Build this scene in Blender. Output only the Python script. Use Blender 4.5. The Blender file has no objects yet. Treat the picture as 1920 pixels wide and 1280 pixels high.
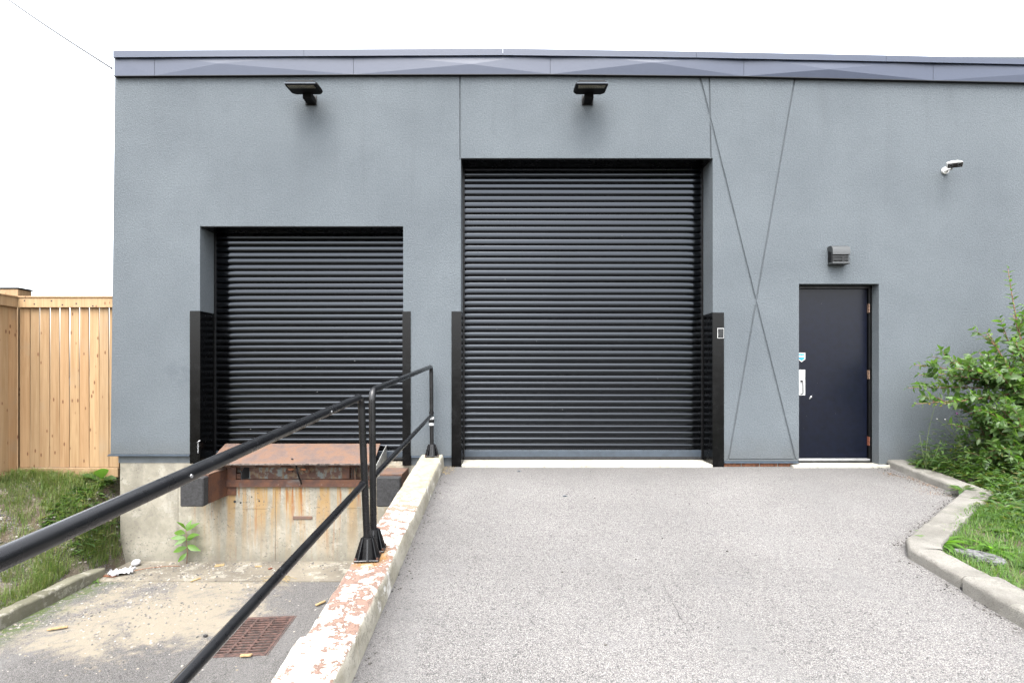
import bpy, bmesh, math, random
import numpy as np
from mathutils import Vector, Matrix, noise, Euler
R = math.radians
random.seed(7); RNG = np.random.default_rng(7)
C = bpy.context.scene.collection
scene = bpy.context.scene

# ------------------------------------------------------------------ camera, sky, sun, exposure
CAM_D, CAM_Z, PPM = 6.5, 1.1245, 1000.0 / 6.5      # metres to the facade, lens height, photo pixels per metre on the facade
cd = bpy.data.cameras.new('camera'); cam = bpy.data.objects.new('camera', cd); C.objects.link(cam)
cam.location = (0, -CAM_D, CAM_Z); cam.rotation_euler = (R(90), 0, 0)
cd.sensor_width = 36; cd.lens = 18.75; cd.shift_x = 14 / 1920; cd.shift_y = 60 / 1920
cd.clip_start = 0.05; cd.clip_end = 2000
scene.camera = cam
SUN_EL, SUN_AZ = 62, 12                              # degrees; azimuth measured from behind the camera towards its left
w = bpy.data.worlds.new('World'); scene.world = w; w.use_nodes = True
nt = w.node_tree; nt.nodes.clear()
sky = nt.nodes.new('ShaderNodeTexSky'); sky.sky_type = 'NISHITA'; sky.sun_disc = False
sky.sun_elevation = R(SUN_EL); sky.sun_rotation = R(180 + SUN_AZ); sky.dust_density = 4.0; sky.air_density = 1.0
hs = nt.nodes.new('ShaderNodeHueSaturation'); hs.inputs['Saturation'].default_value = 0.22; hs.inputs['Value'].default_value = 1.0
bgn = nt.nodes.new('ShaderNodeBackground'); bgn.inputs['Strength'].default_value = 0.15
ou = nt.nodes.new('ShaderNodeOutputWorld')
nt.links.new(sky.outputs[0], hs.inputs['Color']); nt.links.new(hs.outputs[0], bgn.inputs['Color']); nt.links.new(bgn.outputs[0], ou.inputs['Surface'])
sd = bpy.data.lights.new('sun', 'SUN'); sd.energy = 0.5; sd.angle = R(60); sd.color = (1, .97, .93)
sun = bpy.data.objects.new('sun', sd); C.objects.link(sun)
sdir = Vector((-math.sin(R(SUN_AZ)) * math.cos(R(SUN_EL)), -math.cos(R(SUN_AZ)) * math.cos(R(SUN_EL)), math.sin(R(SUN_EL))))
sun.rotation_euler = sdir.to_track_quat('Z', 'Y').to_euler(); sun.location = (-3, -8, 14)
vs = scene.view_settings
scene.display_settings.display_device = 'sRGB'
vs.view_transform = 'Standard'; vs.look = 'None'; vs.gamma = 1; vs.use_curve_mapping = False; vs.exposure = 3.0

def FX(px, d=CAM_D): return (px - 946) * d / 1000            # photo measurement -> metres, at distance d
def FZ(py, d=CAM_D): return CAM_Z + (700 - py) * d / 1000
def rampz(y): return 0.09 * y - 0.010                        # the drive falls away from the building

# ------------------------------------------------------------------ helpers
def finish(name, bm, mat, parent=None, smooth=False, auto=None):
    me = bpy.data.meshes.new(name); bmesh.ops.recalc_face_normals(bm, faces=bm.faces)
    bm.to_mesh(me); bm.free()
    if mat: me.materials.append(mat)
    if smooth: me.polygons.foreach_set('use_smooth', [True] * len(me.polygons))
    if auto: me.set_sharp_from_angle(angle=R(auto))
    o = bpy.data.objects.new(name, me); C.objects.link(o)
    if parent: o.parent = parent
    return o
def from_np(name, V, F, mat, parent=None, smooth=False):
    me = bpy.data.meshes.new(name); me.from_pydata(V if isinstance(V, list) else V.tolist(), [], F if isinstance(F, list) else F.tolist()); me.update()
    if mat: me.materials.append(mat)
    if smooth: me.polygons.foreach_set('use_smooth', [True] * len(me.polygons))
    o = bpy.data.objects.new(name, me); C.objects.link(o)
    if parent: o.parent = parent
    return o
def box(bm, x0, x1, y0, y1, z0, z1, bev=0, seg=1, M=None):
    r = bmesh.ops.create_cube(bm, size=1)
    vs_ = r['verts']
    for v in vs_:
        v.co = Vector((x0 + (v.co.x + .5) * (x1 - x0), y0 + (v.co.y + .5) * (y1 - y0), z0 + (v.co.z + .5) * (z1 - z0)))
    if bev:
        ed = list({e for v in vs_ for e in v.link_edges})
        rr = bmesh.ops.bevel(bm, geom=ed, offset=bev, segments=seg, affect='EDGES', profile=.5)
        vs_ = list({v for f in rr['faces'] for v in f.verts} | {v for v in vs_ if v.is_valid})
    if M is not None:
        for v in vs_: v.co = M @ v.co
    return vs_
def B(name, mat, dims, parent=None, bev=0, seg=1, M=None, smooth=False):
    bm = bmesh.new(); box(bm, *dims, bev=bev, seg=seg, M=M); return finish(name, bm, mat, parent, smooth)
def prism(bm, poly, t0, t1, axis='x'):
    """extrude a polygon of (a, b) along an axis; axis x: (y,z); y: (x,z); z: (x,y)"""
    def mk(a, b, t): return {'x': (t, a, b), 'y': (a, t, b), 'z': (a, b, t)}[axis]
    A = [bm.verts.new(mk(a, b, t0)) for a, b in poly]; D = [bm.verts.new(mk(a, b, t1)) for a, b in poly]
    bm.faces.new(A); bm.faces.new(D[::-1]); n = len(poly)
    for i in range(n): bm.faces.new((A[i], A[(i + 1) % n], D[(i + 1) % n], D[i]))
    return A + D
def tube(bm, pts, r, n=12, cap=True):
    pts = [Vector(p) for p in pts]; rs = r if isinstance(r, (list, tuple)) else [r] * len(pts)
    rings = []; up = None
    for i, p in enumerate(pts):
        a = pts[max(i - 1, 0)]; b = pts[min(i + 1, len(pts) - 1)]; t = (b - a).normalized()
        if up is None:
            up = t.orthogonal().normalized()
        else:
            up = (up - t * up.dot(t)).normalized()
        s = t.cross(up)
        rings.append([bm.verts.new(p + (up * math.cos(2 * math.pi * k / n) + s * math.sin(2 * math.pi * k / n)) * rs[i]) for k in range(n)])
    for a, b in zip(rings, rings[1:]):
        for k in range(n): bm.faces.new((a[k], a[(k + 1) % n], b[(k + 1) % n], b[k]))
    if cap: bm.faces.new(rings[0][::-1]); bm.faces.new(rings[-1])
def fillet(pts, rad, n=7):
    pts = [Vector(p) for p in pts]; out = [pts[0]]
    for i in range(1, len(pts) - 1):
        a, p, b = pts[i - 1], pts[i], pts[i + 1]; u = (a - p).normalized(); v = (b - p).normalized()
        p0, p1 = p + u * rad, p + v * rad
        for k in range(n + 1):
            t = k / n; out.append(p0 * (1 - t) ** 2 + p * 2 * t * (1 - t) + p1 * t * t)
    out.append(pts[-1]); return out
def T(name, mat, pts, r, parent=None, n=12):
    bm = bmesh.new(); tube(bm, pts, r, n); return finish(name, bm, mat, parent, True, 45)
def thing(name, label, cat, loc=(0, 0, 0), group=None):
    o = bpy.data.objects.new(name, None); C.objects.link(o); o.location = loc; o.empty_display_size = .1
    return tag(o, label, cat, group)
def tag(o, label=None, cat=None, group=None, kind=None):
    for k, v in (('label', label), ('category', cat), ('group', group), ('kind', kind)):
        if v: o[k] = v
    return o
def cut(o, cutters):
    dg = None
    for c in cutters:
        m = o.modifiers.new('cut', 'BOOLEAN'); m.operation = 'DIFFERENCE'; m.solver = 'EXACT'; m.object = c
    dg = bpy.context.evaluated_depsgraph_get(); me = bpy.data.meshes.new_from_object(o.evaluated_get(dg))
    o.modifiers.clear(); o.data = me
    for c in cutters: bpy.data.objects.remove(c, do_unlink=True)
    return o
def fnoise(x, y, z=0, s=1.0): return noise.noise(Vector((x * s, y * s, z * s)))
def settle(root):
    """children were written in world coordinates: keep them there under a root that has a place of its own"""
    for ch in root.children: ch.location = ch.location - root.location

# ------------------------------------------------------------------ materials
ALB = 0.47                                           # overall reflectance of the place under this exposure
class NT:
    def __init__(s, name):
        s.m = bpy.data.materials.new(name); s.m.use_nodes = True; s.t = s.m.node_tree; s.n = s.t.nodes; s.l = s.t.links
        s.b = s.n['Principled BSDF']; s.tc = s.n.new('ShaderNodeTexCoord'); s.o = s.tc.outputs['Object']
        g = s.n.new('ShaderNodeNewGeometry'); s.g = g; s.pos = g.outputs['Position']
    def val(s, v):
        n = s.n.new('ShaderNodeValue'); n.outputs[0].default_value = v; return n.outputs[0]
    def set(s, sock, v):
        if isinstance(v, (int, float)): sock.default_value = v
        elif isinstance(v, tuple): sock.default_value = v if len(v) == 4 or sock.type == 'VECTOR' else (*v, 1)
        else: s.l.new(v, sock)
    def mapping(s, vec, sc=(1, 1, 1), loc=(0, 0, 0), rot=(0, 0, 0)):
        n = s.n.new('ShaderNodeMapping'); s.l.new(vec, n.inputs[0]); n.inputs['Scale'].default_value = sc; n.inputs['Location'].default_value = loc; n.inputs['Rotation'].default_value = rot
        return n.outputs[0]
    def noise(s, scale, detail=4, rough=.55, vec=None, dist=0):
        n = s.n.new('ShaderNodeTexNoise'); s.l.new(vec or s.pos, n.inputs['Vector']); n.inputs['Scale'].default_value = scale
        n.inputs['Detail'].default_value = detail; n.inputs['Roughness'].default_value = rough; n.inputs['Distortion'].default_value = dist
        return n.outputs['Fac']
    def voro(s, scale, out='Distance', feat='F1', vec=None, rnd=1):
        n = s.n.new('ShaderNodeTexVoronoi'); s.l.new(vec or s.pos, n.inputs['Vector']); n.feature = feat
        n.inputs['Scale'].default_value = scale; n.inputs['Randomness'].default_value = rnd
        return n.outputs[out]
    def ramp(s, fac, stops):
        n = s.n.new('ShaderNodeValToRGB'); s.l.new(fac, n.inputs[0]); e = n.color_ramp.elements
        while len(e) < len(stops): e.new(.5)
        for el, (p, c) in zip(e, stops):
            el.position = p; el.color = (c, c, c, 1) if isinstance(c, (int, float)) else (*c, 1)
        return n.outputs[0]
    def mix(s, f, a, b, mode='MIX'):
        n = s.n.new('ShaderNodeMix'); n.data_type = 'RGBA'; n.blend_type = mode
        s.set(n.inputs[0], f); s.set(n.inputs[6], a); s.set(n.inputs[7], b); return n.outputs[2]
    def math(s, op, a, b=0.0, clamp=False):
        n = s.n.new('ShaderNodeMath'); n.operation = op; n.use_clamp = clamp; s.set(n.inputs[0], a); s.set(n.inputs[1], b); return n.outputs[0]
    def sep(s, vec):
        n = s.n.new('ShaderNodeSeparateXYZ'); s.l.new(vec, n.inputs[0]); return n.outputs
    def smooth(s, v, a, b, lo=0.0, hi=1.0):
        n = s.n.new('ShaderNodeMapRange'); n.interpolation_type = 'SMOOTHSTEP'; s.set(n.inputs[0], v)
        n.inputs[1].default_value = a; n.inputs[2].default_value = b; n.inputs[3].default_value = lo; n.inputs[4].default_value = hi; return n.outputs[0]
    def bump(s, h, dist=.002, strength=1.0, normal=None):
        n = s.n.new('ShaderNodeBump'); s.set(n.inputs['Height'], h); n.inputs['Distance'].default_value = dist; n.inputs['Strength'].default_value = strength
        if normal: s.l.new(normal, n.inputs['Normal'])
        return n.outputs[0]
    def done(s, col=None, rough=.7, metal=0.0, spec=None, normal=None, ior=None, coat=None):
        if col is not None: s.set(s.b.inputs['Base Color'], s.mix(1.0, col, (ALB, ALB, ALB), 'MULTIPLY'))
        s.set(s.b.inputs['Roughness'], rough); s.set(s.b.inputs['Metallic'], metal)
        if spec is not None: s.b.inputs['Specular IOR Level'].default_value = spec
        if ior: s.b.inputs['IOR'].default_value = ior
        if coat: s.b.inputs['Coat Weight'].default_value = coat
        if normal is not None: s.l.new(normal, s.b.inputs['Normal'])
        return s.m

def m_stucco():
    k = NT('stucco'); n1 = k.noise(55, 5, .65); n2 = k.noise(170, 3, .6); big = k.noise(.9, 4, .6); mid = k.noise(7, 4, .6)
    c = k.ramp(big, [(.3, (.110, .128, .143)), (.7, (.139, .160, .176))])
    c = k.mix(k.smooth(n1, .35, .65), c, k.mix(1.0, c, (1.26, 1.25, 1.24), 'MULTIPLY'))
    c = k.mix(k.math('MULTIPLY', k.smooth(mid, .56, .75), .22), c, (.112, .127, .142))
    x, y, z = k.sep(k.pos)
    st = k.noise(1, 4, .6, k.mapping(k.pos, (5, 5, .5)))
    c = k.mix(k.math('MULTIPLY', k.smooth(st, .52, .74), k.smooth(z, 2.2, 4.7, .03, .26)), c, (.10, .112, .124))
    # scuffs beside the dock opening
    dx = k.math('POWER', k.math('MULTIPLY', k.math('SUBTRACT', x, -3.93), 4.0), 2.0); dz = k.math('POWER', k.math('MULTIPLY', k.math('SUBTRACT', z, 1.16), 6.0), 2.0)
    c = k.mix(k.math('MULTIPLY', k.math('MULTIPLY', k.smooth(k.math('ADD', dx, dz), 1.4, 0), k.smooth(k.noise(9), .40, .6)), .28), c, (.07, .085, .105))
    e = k.math('ADD', z, k.math('MULTIPLY', k.math('SUBTRACT', k.noise(4, 5, .65), .5), .5))
    c = k.mix(k.smooth(e, .42, .02, 0, .35), c, (.105, .105, .095))
    h = k.math('ADD', k.math('MULTIPLY', n1, 1.0), k.math('MULTIPLY', n2, .45))
    return k.done(c, .93, spec=.25, normal=k.bump(h, .009, .9))
def m_black(name='black_paint', base=.008, rough=.2, wear=.3, ior=1.62, bump=0.0, tint=None):
    k = NT(name); n = k.noise(30, 4, .6); d = k.noise(260, 2, .5)
    n = k.noise(7, 5, .62)
    c = k.mix(k.math('MULTIPLY', k.smooth(n, .60, .72), wear), (base, base, base * 1.2), (.028, .028, .029))
    if bump:
        c = k.mix(k.smooth(k.noise(55, 3, .6), .70, .74, 0, .8), c, (.10, .105, .12)); c = k.mix(k.smooth(k.noise(19, 4, .6), .64, .68, 0, .7), c, (.003, .003, .004))
    r = k.smooth(n, .35, .7, rough, rough + .10)
    nb = k.bump(k.noise(28, 3), .0006, .4) if bump else None
    if tint: k.b.inputs['Specular Tint'].default_value = (*tint, 1)
    return k.done(c, r, ior=ior, normal=nb)
def m_plain(name, col, rough=.5, metal=0.0, var=.15, scale=14, bump=.0, bscale=120, spec=None):
    k = NT(name); n = k.noise(scale, 4, .6)
    c = k.mix(k.smooth(n, .35, .7), col, tuple(min(1, v * (1 - var * 1.6)) for v in col))
    nb = k.bump(k.noise(bscale, 4), bump) if bump else None
    return k.done(c, rough, metal, normal=nb, spec=spec)
def m_asphalt(name='asphalt', gain=1.0, sand=False):
    k = NT(name)
    wob = k.noise(40, 2); 
    cellc = k.voro(175, 'Color'); cell = k.sep(cellc)[0]; dist = k.voro(175, 'Distance'); cell2 = k.sep(k.voro(95, 'Color'))[0]; dist2 = k.voro(95, 'Distance')
    stone = k.ramp(cell, [(0, (.25, .243, .24)), (.25, (.355, .338, .322)), (.5, (.435, .415, .395)), (.8, (.505, .484, .462)), (1, (.64, .625, .61))])
    stone2 = k.ramp(cell2, [(0, (.25, .24, .235)), (.5, (.42, .395, .38)), (1, (.62, .60, .58))])
    c = k.mix(k.math('MULTIPLY', k.smooth(dist2, .42, .3), k.smooth(cell2, .55, .6)), stone, stone2)
    binder_shade = k.smooth(dist, .46, .68)
    c = k.mix(k.math('MULTIPLY', binder_shade, .72), c, (.09, .086, .09))  # dark binder between stones, with the crevice shade painted into it
    pits = k.noise(48, 5, .75)
    c = k.mix(k.smooth(pits, .44, .33, 0, .85), c, (.10, .098, .102))  # pits darkened in colour to paint their shade
    big = k.noise(.55, 5, .6); c = k.mix(1.0, c, k.ramp(big, [(.3, .60 * gain), (.72, .84 * gain)]), 'MULTIPLY')
    blot = k.noise(3.2, 5, .62); c = k.mix(k.smooth(blot, .58, .72, 0, .28), c, (.22, .215, .215))
    x, y, z = k.sep(k.pos)
    c = k.mix(k.smooth(k.noise(1.3, 5, .6, k.mapping(k.pos, (1.5, .5, 1)), dist=.8), .54, .68, 0, .30), c, (.235, .23, .225))
    if not sand:   # silt tone that also paints contact shade along wall foot and ramp wall
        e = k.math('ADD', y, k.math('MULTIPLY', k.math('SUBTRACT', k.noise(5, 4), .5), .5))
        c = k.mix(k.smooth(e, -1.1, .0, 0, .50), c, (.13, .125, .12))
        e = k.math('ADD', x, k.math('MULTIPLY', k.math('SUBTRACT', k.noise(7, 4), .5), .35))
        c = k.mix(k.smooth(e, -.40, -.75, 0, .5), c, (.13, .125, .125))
    else:
        n = k.noise(1.7, 5, .62, dist=.6); n2 = k.noise(13, 8, .78)
        mx = k.math('MULTIPLY', k.smooth(x, -4.7, -4.0), k.smooth(x, -1.75, -2.7)); my = k.math('MULTIPLY', k.smooth(y, -2.75, -1.7), k.smooth(y, 0.1, -.3, .45, 1))
        m = k.math('MULTIPLY', mx, my); s_ = k.math('ADD', k.math('ADD', n, k.math('MULTIPLY', n2, .85)), k.math('MULTIPLY', m, .50))
        sc = k.mix(k.noise(70, 4, .7), (.48, .42, .32), (.28, .245, .19))
        c = k.mix(k.smooth(s_, 1.20, 1.46, 0, .85), c, sc)
        gx = k.math('ADD', x, k.math('MULTIPLY', k.math('SUBTRACT', k.noise(4, 4), .5), .5))
        c = k.mix(k.math('MULTIPLY', k.smooth(gx, -4.15, -4.5), k.smooth(k.noise(25, 4), .35, .6)), c, (.11, .15, .045))
    h = k.math('SUBTRACT', k.math('MULTIPLY', k.smooth(dist, .65, .2), 1.0), k.smooth(pits, .45, .3))
    return k.done(c, .93, spec=.2, normal=k.bump(h, .0045, .7))
def m_concrete(name, lo=(.28, .26, .205), hi=(.44, .41, .335), rust=False, bscale=60, dist=.004, speck=True, sk=.55, cem=.45):
    k = NT(name); a = k.noise(2.3, 6, .62); b_ = k.noise(22, 5, .7); d = k.noise(150, 3, .7)
    c = k.mix(k.smooth(a, .32, .68), lo, hi)
    c = k.mix(k.smooth(b_, .50, .66, 0, .5), c, (.23, .215, .185)); c = k.mix(k.smooth(k.noise(5, 6, .75), .54, .62, 0, cem), c, (.52, .50, .43))
    if speck: c = k.mix(k.smooth(d, .66 - .1 * (sk > .6), .74 - .1 * (sk > .6), 0, sk), c, (.12, .115, .10))
    if rust:
        x, y, z = k.sep(k.pos)
        st = k.noise(1, 5, .62, k.mapping(k.pos, (11, 11, .55))); st2 = k.noise(1, 4, .6, k.mapping(k.pos, (26, 26, 1.1), (3, 3, 3)))
        zone = k.math('MULTIPLY', k.smooth(x, -4.0, -3.3), k.smooth(x, -1.1, -1.8))
        fade = k.smooth(z, -1.1, -.25, .22, 1)
        f = k.math('MULTIPLY', k.math('MULTIPLY', k.smooth(st, .46, .60), zone), fade)
        c = k.mix(k.math('MULTIPLY', k.math('MULTIPLY', f, k.smooth(k.noise(4.5, 5, .7), .2, .48)), .98), c, (.40, .25, .10))
        f2 = k.math('MULTIPLY', k.math('MULTIPLY', k.math('MULTIPLY', k.smooth(st2, .565, .64), zone), fade), k.smooth(k.noise(6, 5, .7), .22, .46))
        c = k.mix(k.math('MULTIPLY', f2, .9), c, (.33, .13, .03))
        gr = k.smooth(k.noise(1, 4, .6, k.mapping(k.pos, (5, 5, .8), (9, 2, 2))), .5, .7)
        c = k.mix(k.math('MULTIPLY', gr, .45), c, (.20, .185, .15)); c = k.mix(k.math('MULTIPLY', k.smooth(k.noise(30, 5, .75), .56, .64), k.smooth(k.noise(2.5, 4), .4, .6)), c, (.15, .14, .115))
        e = k.math('ADD', z, k.math('MULTIPLY', k.math('SUBTRACT', k.noise(6, 4), .5), .3))
        c = k.mix(k.smooth(e, -.95, -1.18, 0, .5), c, (.19, .18, .145))
    h = k.math('ADD', b_, k.math('MULTIPLY', d, .5))
    return k.done(c, .9, spec=.25, normal=k.bump(h, dist, .8))
def m_barrier():
    k = NT('peeling_white_paint'); x, y, z = k.sep(k.pos); nz = k.sep(k.g.outputs['Normal'])[2]
    conc = k.mix(k.smooth(k.noise(1, 5, .65, k.mapping(k.pos, (16, 3.5, 6))), .38, .64), (.50, .47, .39), (.33, .305, .235))
    pink = k.mix(k.noise(14, 5, .7), (.34, .20, .145), (.27, .185, .15))
    white = k.mix(k.smooth(k.noise(35, 4, .7), .4, .7), (.80, .78, .73), (.56, .53, .475))
    n = k.noise(12.5, 9, .78, dist=.15); n2 = k.noise(1.1, 2, .5)
    far = k.smooth(y, -2.3, -.9)
    thr = k.math('ADD', n, k.math('MULTIPLY', k.math('SUBTRACT', n2, .5), .45))
    under = k.mix(far, pink, (.50, .45, .33))
    top = k.mix(k.smooth(k.math('ADD', k.math('ADD', thr, k.math('MULTIPLY', k.math('SUBTRACT', k.noise(75, 4, .7), .5), .22)), k.math('MULTIPLY', far, .08)), .498, .512), white, under)
    top = k.mix(k.math('MULTIPLY', far, k.smooth(k.noise(22, 6, .8), .40, .52, .0, .95)), top, (.47, .42, .30))
    side = k.mix(k.smooth(k.noise(5, 6, .7), .56, .60), conc, white)
    c = k.mix(k.smooth(nz, .45, .85), side, top)
    d1 = k.math('POWER', k.math('SUBTRACT', x, -.91), 2.0); d2 = k.math('POWER', k.math('SUBTRACT', y, -2.87), 2.0)
    rs = k.math('ADD', k.math('SQRT', k.math('ADD', d1, k.math('MULTIPLY', d2, .5))), k.math('MULTIPLY', k.math('SUBTRACT', k.noise(24, 5, .7), .5), .14))
    c = k.mix(k.smooth(rs, .155, .07, 0, .9), c, k.mix(k.noise(40), (.50, .27, .05), (.25, .11, .04)))
    h = k.math('ADD', k.smooth(thr, .56, .53), k.math('MULTIPLY', k.noise(60, 5, .7), .8))
    return k.done(c, .85, spec=.3, normal=k.bump(h, .004, .8))
def m_wood():
    k = NT('cedar'); oi = k.n.new('ShaderNodeObjectInfo'); rnd = oi.outputs['Random']
    off = k.n.new('ShaderNodeCombineXYZ'); k.l.new(k.math('MULTIPLY', rnd, 37.0), off.inputs[0]); k.l.new(k.math('MULTIPLY', rnd, 11.0), off.inputs[2])
    va = k.n.new('ShaderNodeVectorMath'); k.l.new(k.o, va.inputs[0]); k.l.new(off.outputs[0], va.inputs[1]); v = va.outputs[0]
    g = k.noise(1, 6, .65, k.mapping(v, (26, 26, 1.1)), dist=.6); f = k.noise(1, 4, .6, k.mapping(v, (120, 120, 3)))
    c = k.mix(k.smooth(g, .3, .72), (.50, .35, .20), (.385, .245, .125))
    c = k.mix(k.smooth(f, .5, .75, 0, .4), c, (.27, .15, .075))
    tone = k.ramp(rnd, [(0, (1.12, 1.08, 1.0)), (.5, (.95, .93, .9)), (1, (1.05, .94, .84))]); c = k.mix(1.0, c, tone, 'MULTIPLY')
    kn = k.voro(1, 'Distance', vec=k.mapping(v, (13, 13, 5.2))); c = k.mix(k.smooth(kn, .17, .08), c, (.20, .085, .035))
    c = k.mix(k.smooth(k.noise(3, 4, .6, v), .55, .75, 0, .35), c, (.38, .30, .20))
    return k.done(c, .75, spec=.3, normal=k.bump(g, .002, .6))
def m_rust(name='rust', light=False):
    k = NT(name); a = k.noise(7, 6, .7); b_ = k.noise(60, 4, .7); g = k.noise(3, 4, .6, dist=.4)
    if light: c = k.ramp(a, [(.25, (.095, .068, .062)), (.42, (.15, .10, .082)), (.58, (.215, .115, .068)), (.75, (.12, .088, .08))])
    else: c = k.ramp(a, [(.25, (.035, .018, .014)), (.45, (.085, .032, .018)), (.6, (.16, .058, .022)), (.8, (.06, .026, .019))])
    c = k.mix(k.smooth(b_, .5, .7, 0, .5), c, (.10, .06, .045) if not light else (.22, .16, .135))
    if not light: c = k.mix(k.smooth(g, .6, .72, 0, .55), c, (.16, .17, .165))
    return k.done(c, .72, .15, normal=k.bump(k.math('ADD', a, b_), .003, .8))
def m_greyrust():
    k = NT('rust_streaked_grey_steel'); x, y, z = k.sep(k.pos)
    st = k.noise(1, 5, .6, k.mapping(k.pos, (20, 20, 3))); p = k.noise(11, 5, .65)
    c = k.mix(k.smooth(st, .42, .56), (.20, .225, .215), (.22, .13, .06)); c = k.mix(k.smooth(p, .46, .54), c, (.11, .042, .022))
    return k.done(c, .6, .1, normal=k.bump(p, .002, .6))
def m_fascia():
    k = NT('fascia_metal'); n = k.noise(5, 3); c = k.mix(n, (.040, .054, .095), (.048, .063, .106))
    return k.done(c, .40, .0, ior=1.42, normal=k.bump(k.noise(3, 2), .004, .3))
def m_leaf(name, cols, trans=.35, rough=.45):
    k = NT(name); rnd = k.g.outputs['Random Per Island']; oi = k.n.new('ShaderNodeObjectInfo').outputs['Random']
    r = k.math('FRACT', k.math('ADD', rnd, k.math('MULTIPLY', oi, 7.31)))
    c = k.ramp(r, [(i / (len(cols) - 1), q) for i, q in enumerate(cols)])
    c = k.mix(k.smooth(k.noise(90, 3), .5, .8, 0, .3), c, (.07, .11, .03))
    k.done(c, rough, spec=.4)
    tr = k.n.new('ShaderNodeBsdfTranslucent'); k.l.new(k.mix(1.0, c, (1.5, 1.7, .6), 'MULTIPLY'), tr.inputs['Color'])
    ms = k.n.new('ShaderNodeMixShader'); ms.inputs[0].default_value = trans
    out = [q for q in k.n if q.type == 'OUTPUT_MATERIAL'][0]
    k.l.new(k.b.outputs[0], ms.inputs[1]); k.l.new(tr.outputs[0], ms.inputs[2]); k.l.new(ms.outputs[0], out.inputs[0])
    return k.m
def m_soil():
    k = NT('soil_and_gravel'); a = k.noise(3, 5, .65); cc = k.sep(k.voro(60, 'Color'))[0]; dd = k.voro(60, 'Distance')
    c = k.mix(k.smooth(a, .4, .62), (.12, .092, .065), (.22, .19, .145))
    st = k.ramp(cc, [(0, (.09, .085, .08)), (.6, (.22, .21, .20)), (1, (.46, .44, .42))])
    c = k.mix(k.math('MULTIPLY', k.smooth(k.noise(4, 4, .6, dist=.3), .47, .58), k.smooth(dd, .55, .35)), c, st)
    c = k.mix(k.smooth(k.noise(6, 5, .7), .5, .64, 0, .6), c, (.10, .13, .04))
    return k.done(c, .95, spec=.15, normal=k.bump(k.math('SUBTRACT', k.noise(40, 5, .7), dd), .012, .8))

STUCCO = m_stucco(); BLACK = m_black(base=.003, ior=1.36, rough=.3); RAILM = m_black('black_rail_paint', .005, .25, .3, 1.42, 1)
SLATM = m_black('black_slat_enamel', .0004, .085, .05, 1.43, 0, (.80, .88, 1.0)); PLATE = m_black('black_steel_plate', .001, .2, .1, 1.27)
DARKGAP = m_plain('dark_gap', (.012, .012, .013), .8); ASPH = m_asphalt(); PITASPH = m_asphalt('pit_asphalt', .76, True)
CONC = m_concrete('dock_concrete', rust=True); KERB = m_concrete('kerb_concrete', (.19, .18, .158), (.32, .305, .275), bscale=34, dist=.016, sk=.75, cem=.2)
SILL = m_concrete('sill_concrete', (.46, .44, .37), (.60, .575, .50)); APRON = m_concrete('apron_concrete', (.17, .15, .12), (.30, .265, .205))
BARR = m_barrier(); WOOD = m_wood(); RUST = m_rust(); RUSTL = m_rust('worn_rust_plate', True); GREYR = m_greyrust(); FASC = m_fascia()
GREYP = m_plain('grey_base_paint', (.13, .15, .165), .6); NAVY = m_plain('navy_door_paint', (.004, .006, .016), .3, var=.2, bump=.0004, bscale=18, spec=.2)
ALU = m_plain('aluminium', (.72, .73, .74), .38, .75, .12); CHROME = m_plain('brushed_plate', (.82, .83, .83), .42, .25, .08)
STEELG = m_plain('grey_bottom_bar', (.055, .075, .10), .4, .1); WHITE = m_plain('white_plastic', (.78, .78, .76), .4)
RUBBER = m_plain('worn_rubber', (.028, .028, .030), .85, var=.5, scale=45, bump=.004, bscale=90); ORANGE = m_plain('orange_hinge', (.34, .11, .06), .5, .2, .4, 90)
BRICK = m_plain('brick_red', (.34, .13, .06), .9, var=.4, scale=30, bump=.003); CYAN = m_plain('cyan_print', (.02, .36, .60), .35)
LAMPG = m_plain('led_grille', (.42, .38, .27), .4, .1); HOODG = m_plain('hood_grey', (.045, .05, .052), .5, .05, .05); MATB = m_plain('matt_black', (.006, .006, .007), .7, spec=.12)
GRATE = m_plain('rusty_iron', (.125, .062, .048), .8, var=.5, scale=30, bump=.002); STONE = m_plain('stone_grey', (.19, .19, .19), .9, var=.6, scale=40, bump=.004)
PLASTICBAG = m_plain('white_bag', (.80, .80, .82), .35, var=.05); CHIP = m_plain('wood_chip_tan', (.52, .36, .17), .85, var=.3, scale=60)
STRAW = m_plain('dry_straw', (.46, .35, .17), .9, var=.3); SOIL = m_soil(); GLASSB = m_plain('lens_black', (.01, .01, .012), .08)
NEEDLE = m_plain('dry_needles', (.33, .19, .09), .9, var=.4)
LEAF = m_leaf('shrub_leaf', [(.045, .095, .022), (.075, .145, .035), (.12, .21, .055), (.06, .12, .03), (.10, .19, .045), (.05, .11, .025), (.15, .235, .06), (.08, .165, .04)])
LEAFB = m_leaf('bright_leaf', [(.09, .21, .025), (.135, .28, .04), (.11, .23, .03)], .4)
LEAFD = m_leaf('weed_leaf', [(.04, .09, .02), (.08, .155, .035), (.06, .125, .035), (.12, .21, .05), (.05, .10, .03), (.20, .19, .07)])
GRASS = m_leaf('grass_blade', [(.09, .16, .03), (.15, .24, .05), (.22, .24, .09), (.12, .20, .04), (.30, .27, .14)], .3, .6)
GRASSB = m_leaf('bright_grass', [(.08, .17, .03), (.13, .25, .05), (.10, .20, .04), (.22, .26, .10)], .35, .6)
BARK = m_plain('reddish_bark', (.32, .16, .09), .85, var=.4, scale=60); STEM = m_plain('green_stem', (.14, .20, .06), .7)
YEL = m_plain('yellow_petal', (.75, .55, .03), .6); PURP = m_plain('purple_petal', (.38, .08, .36), .6)

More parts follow.
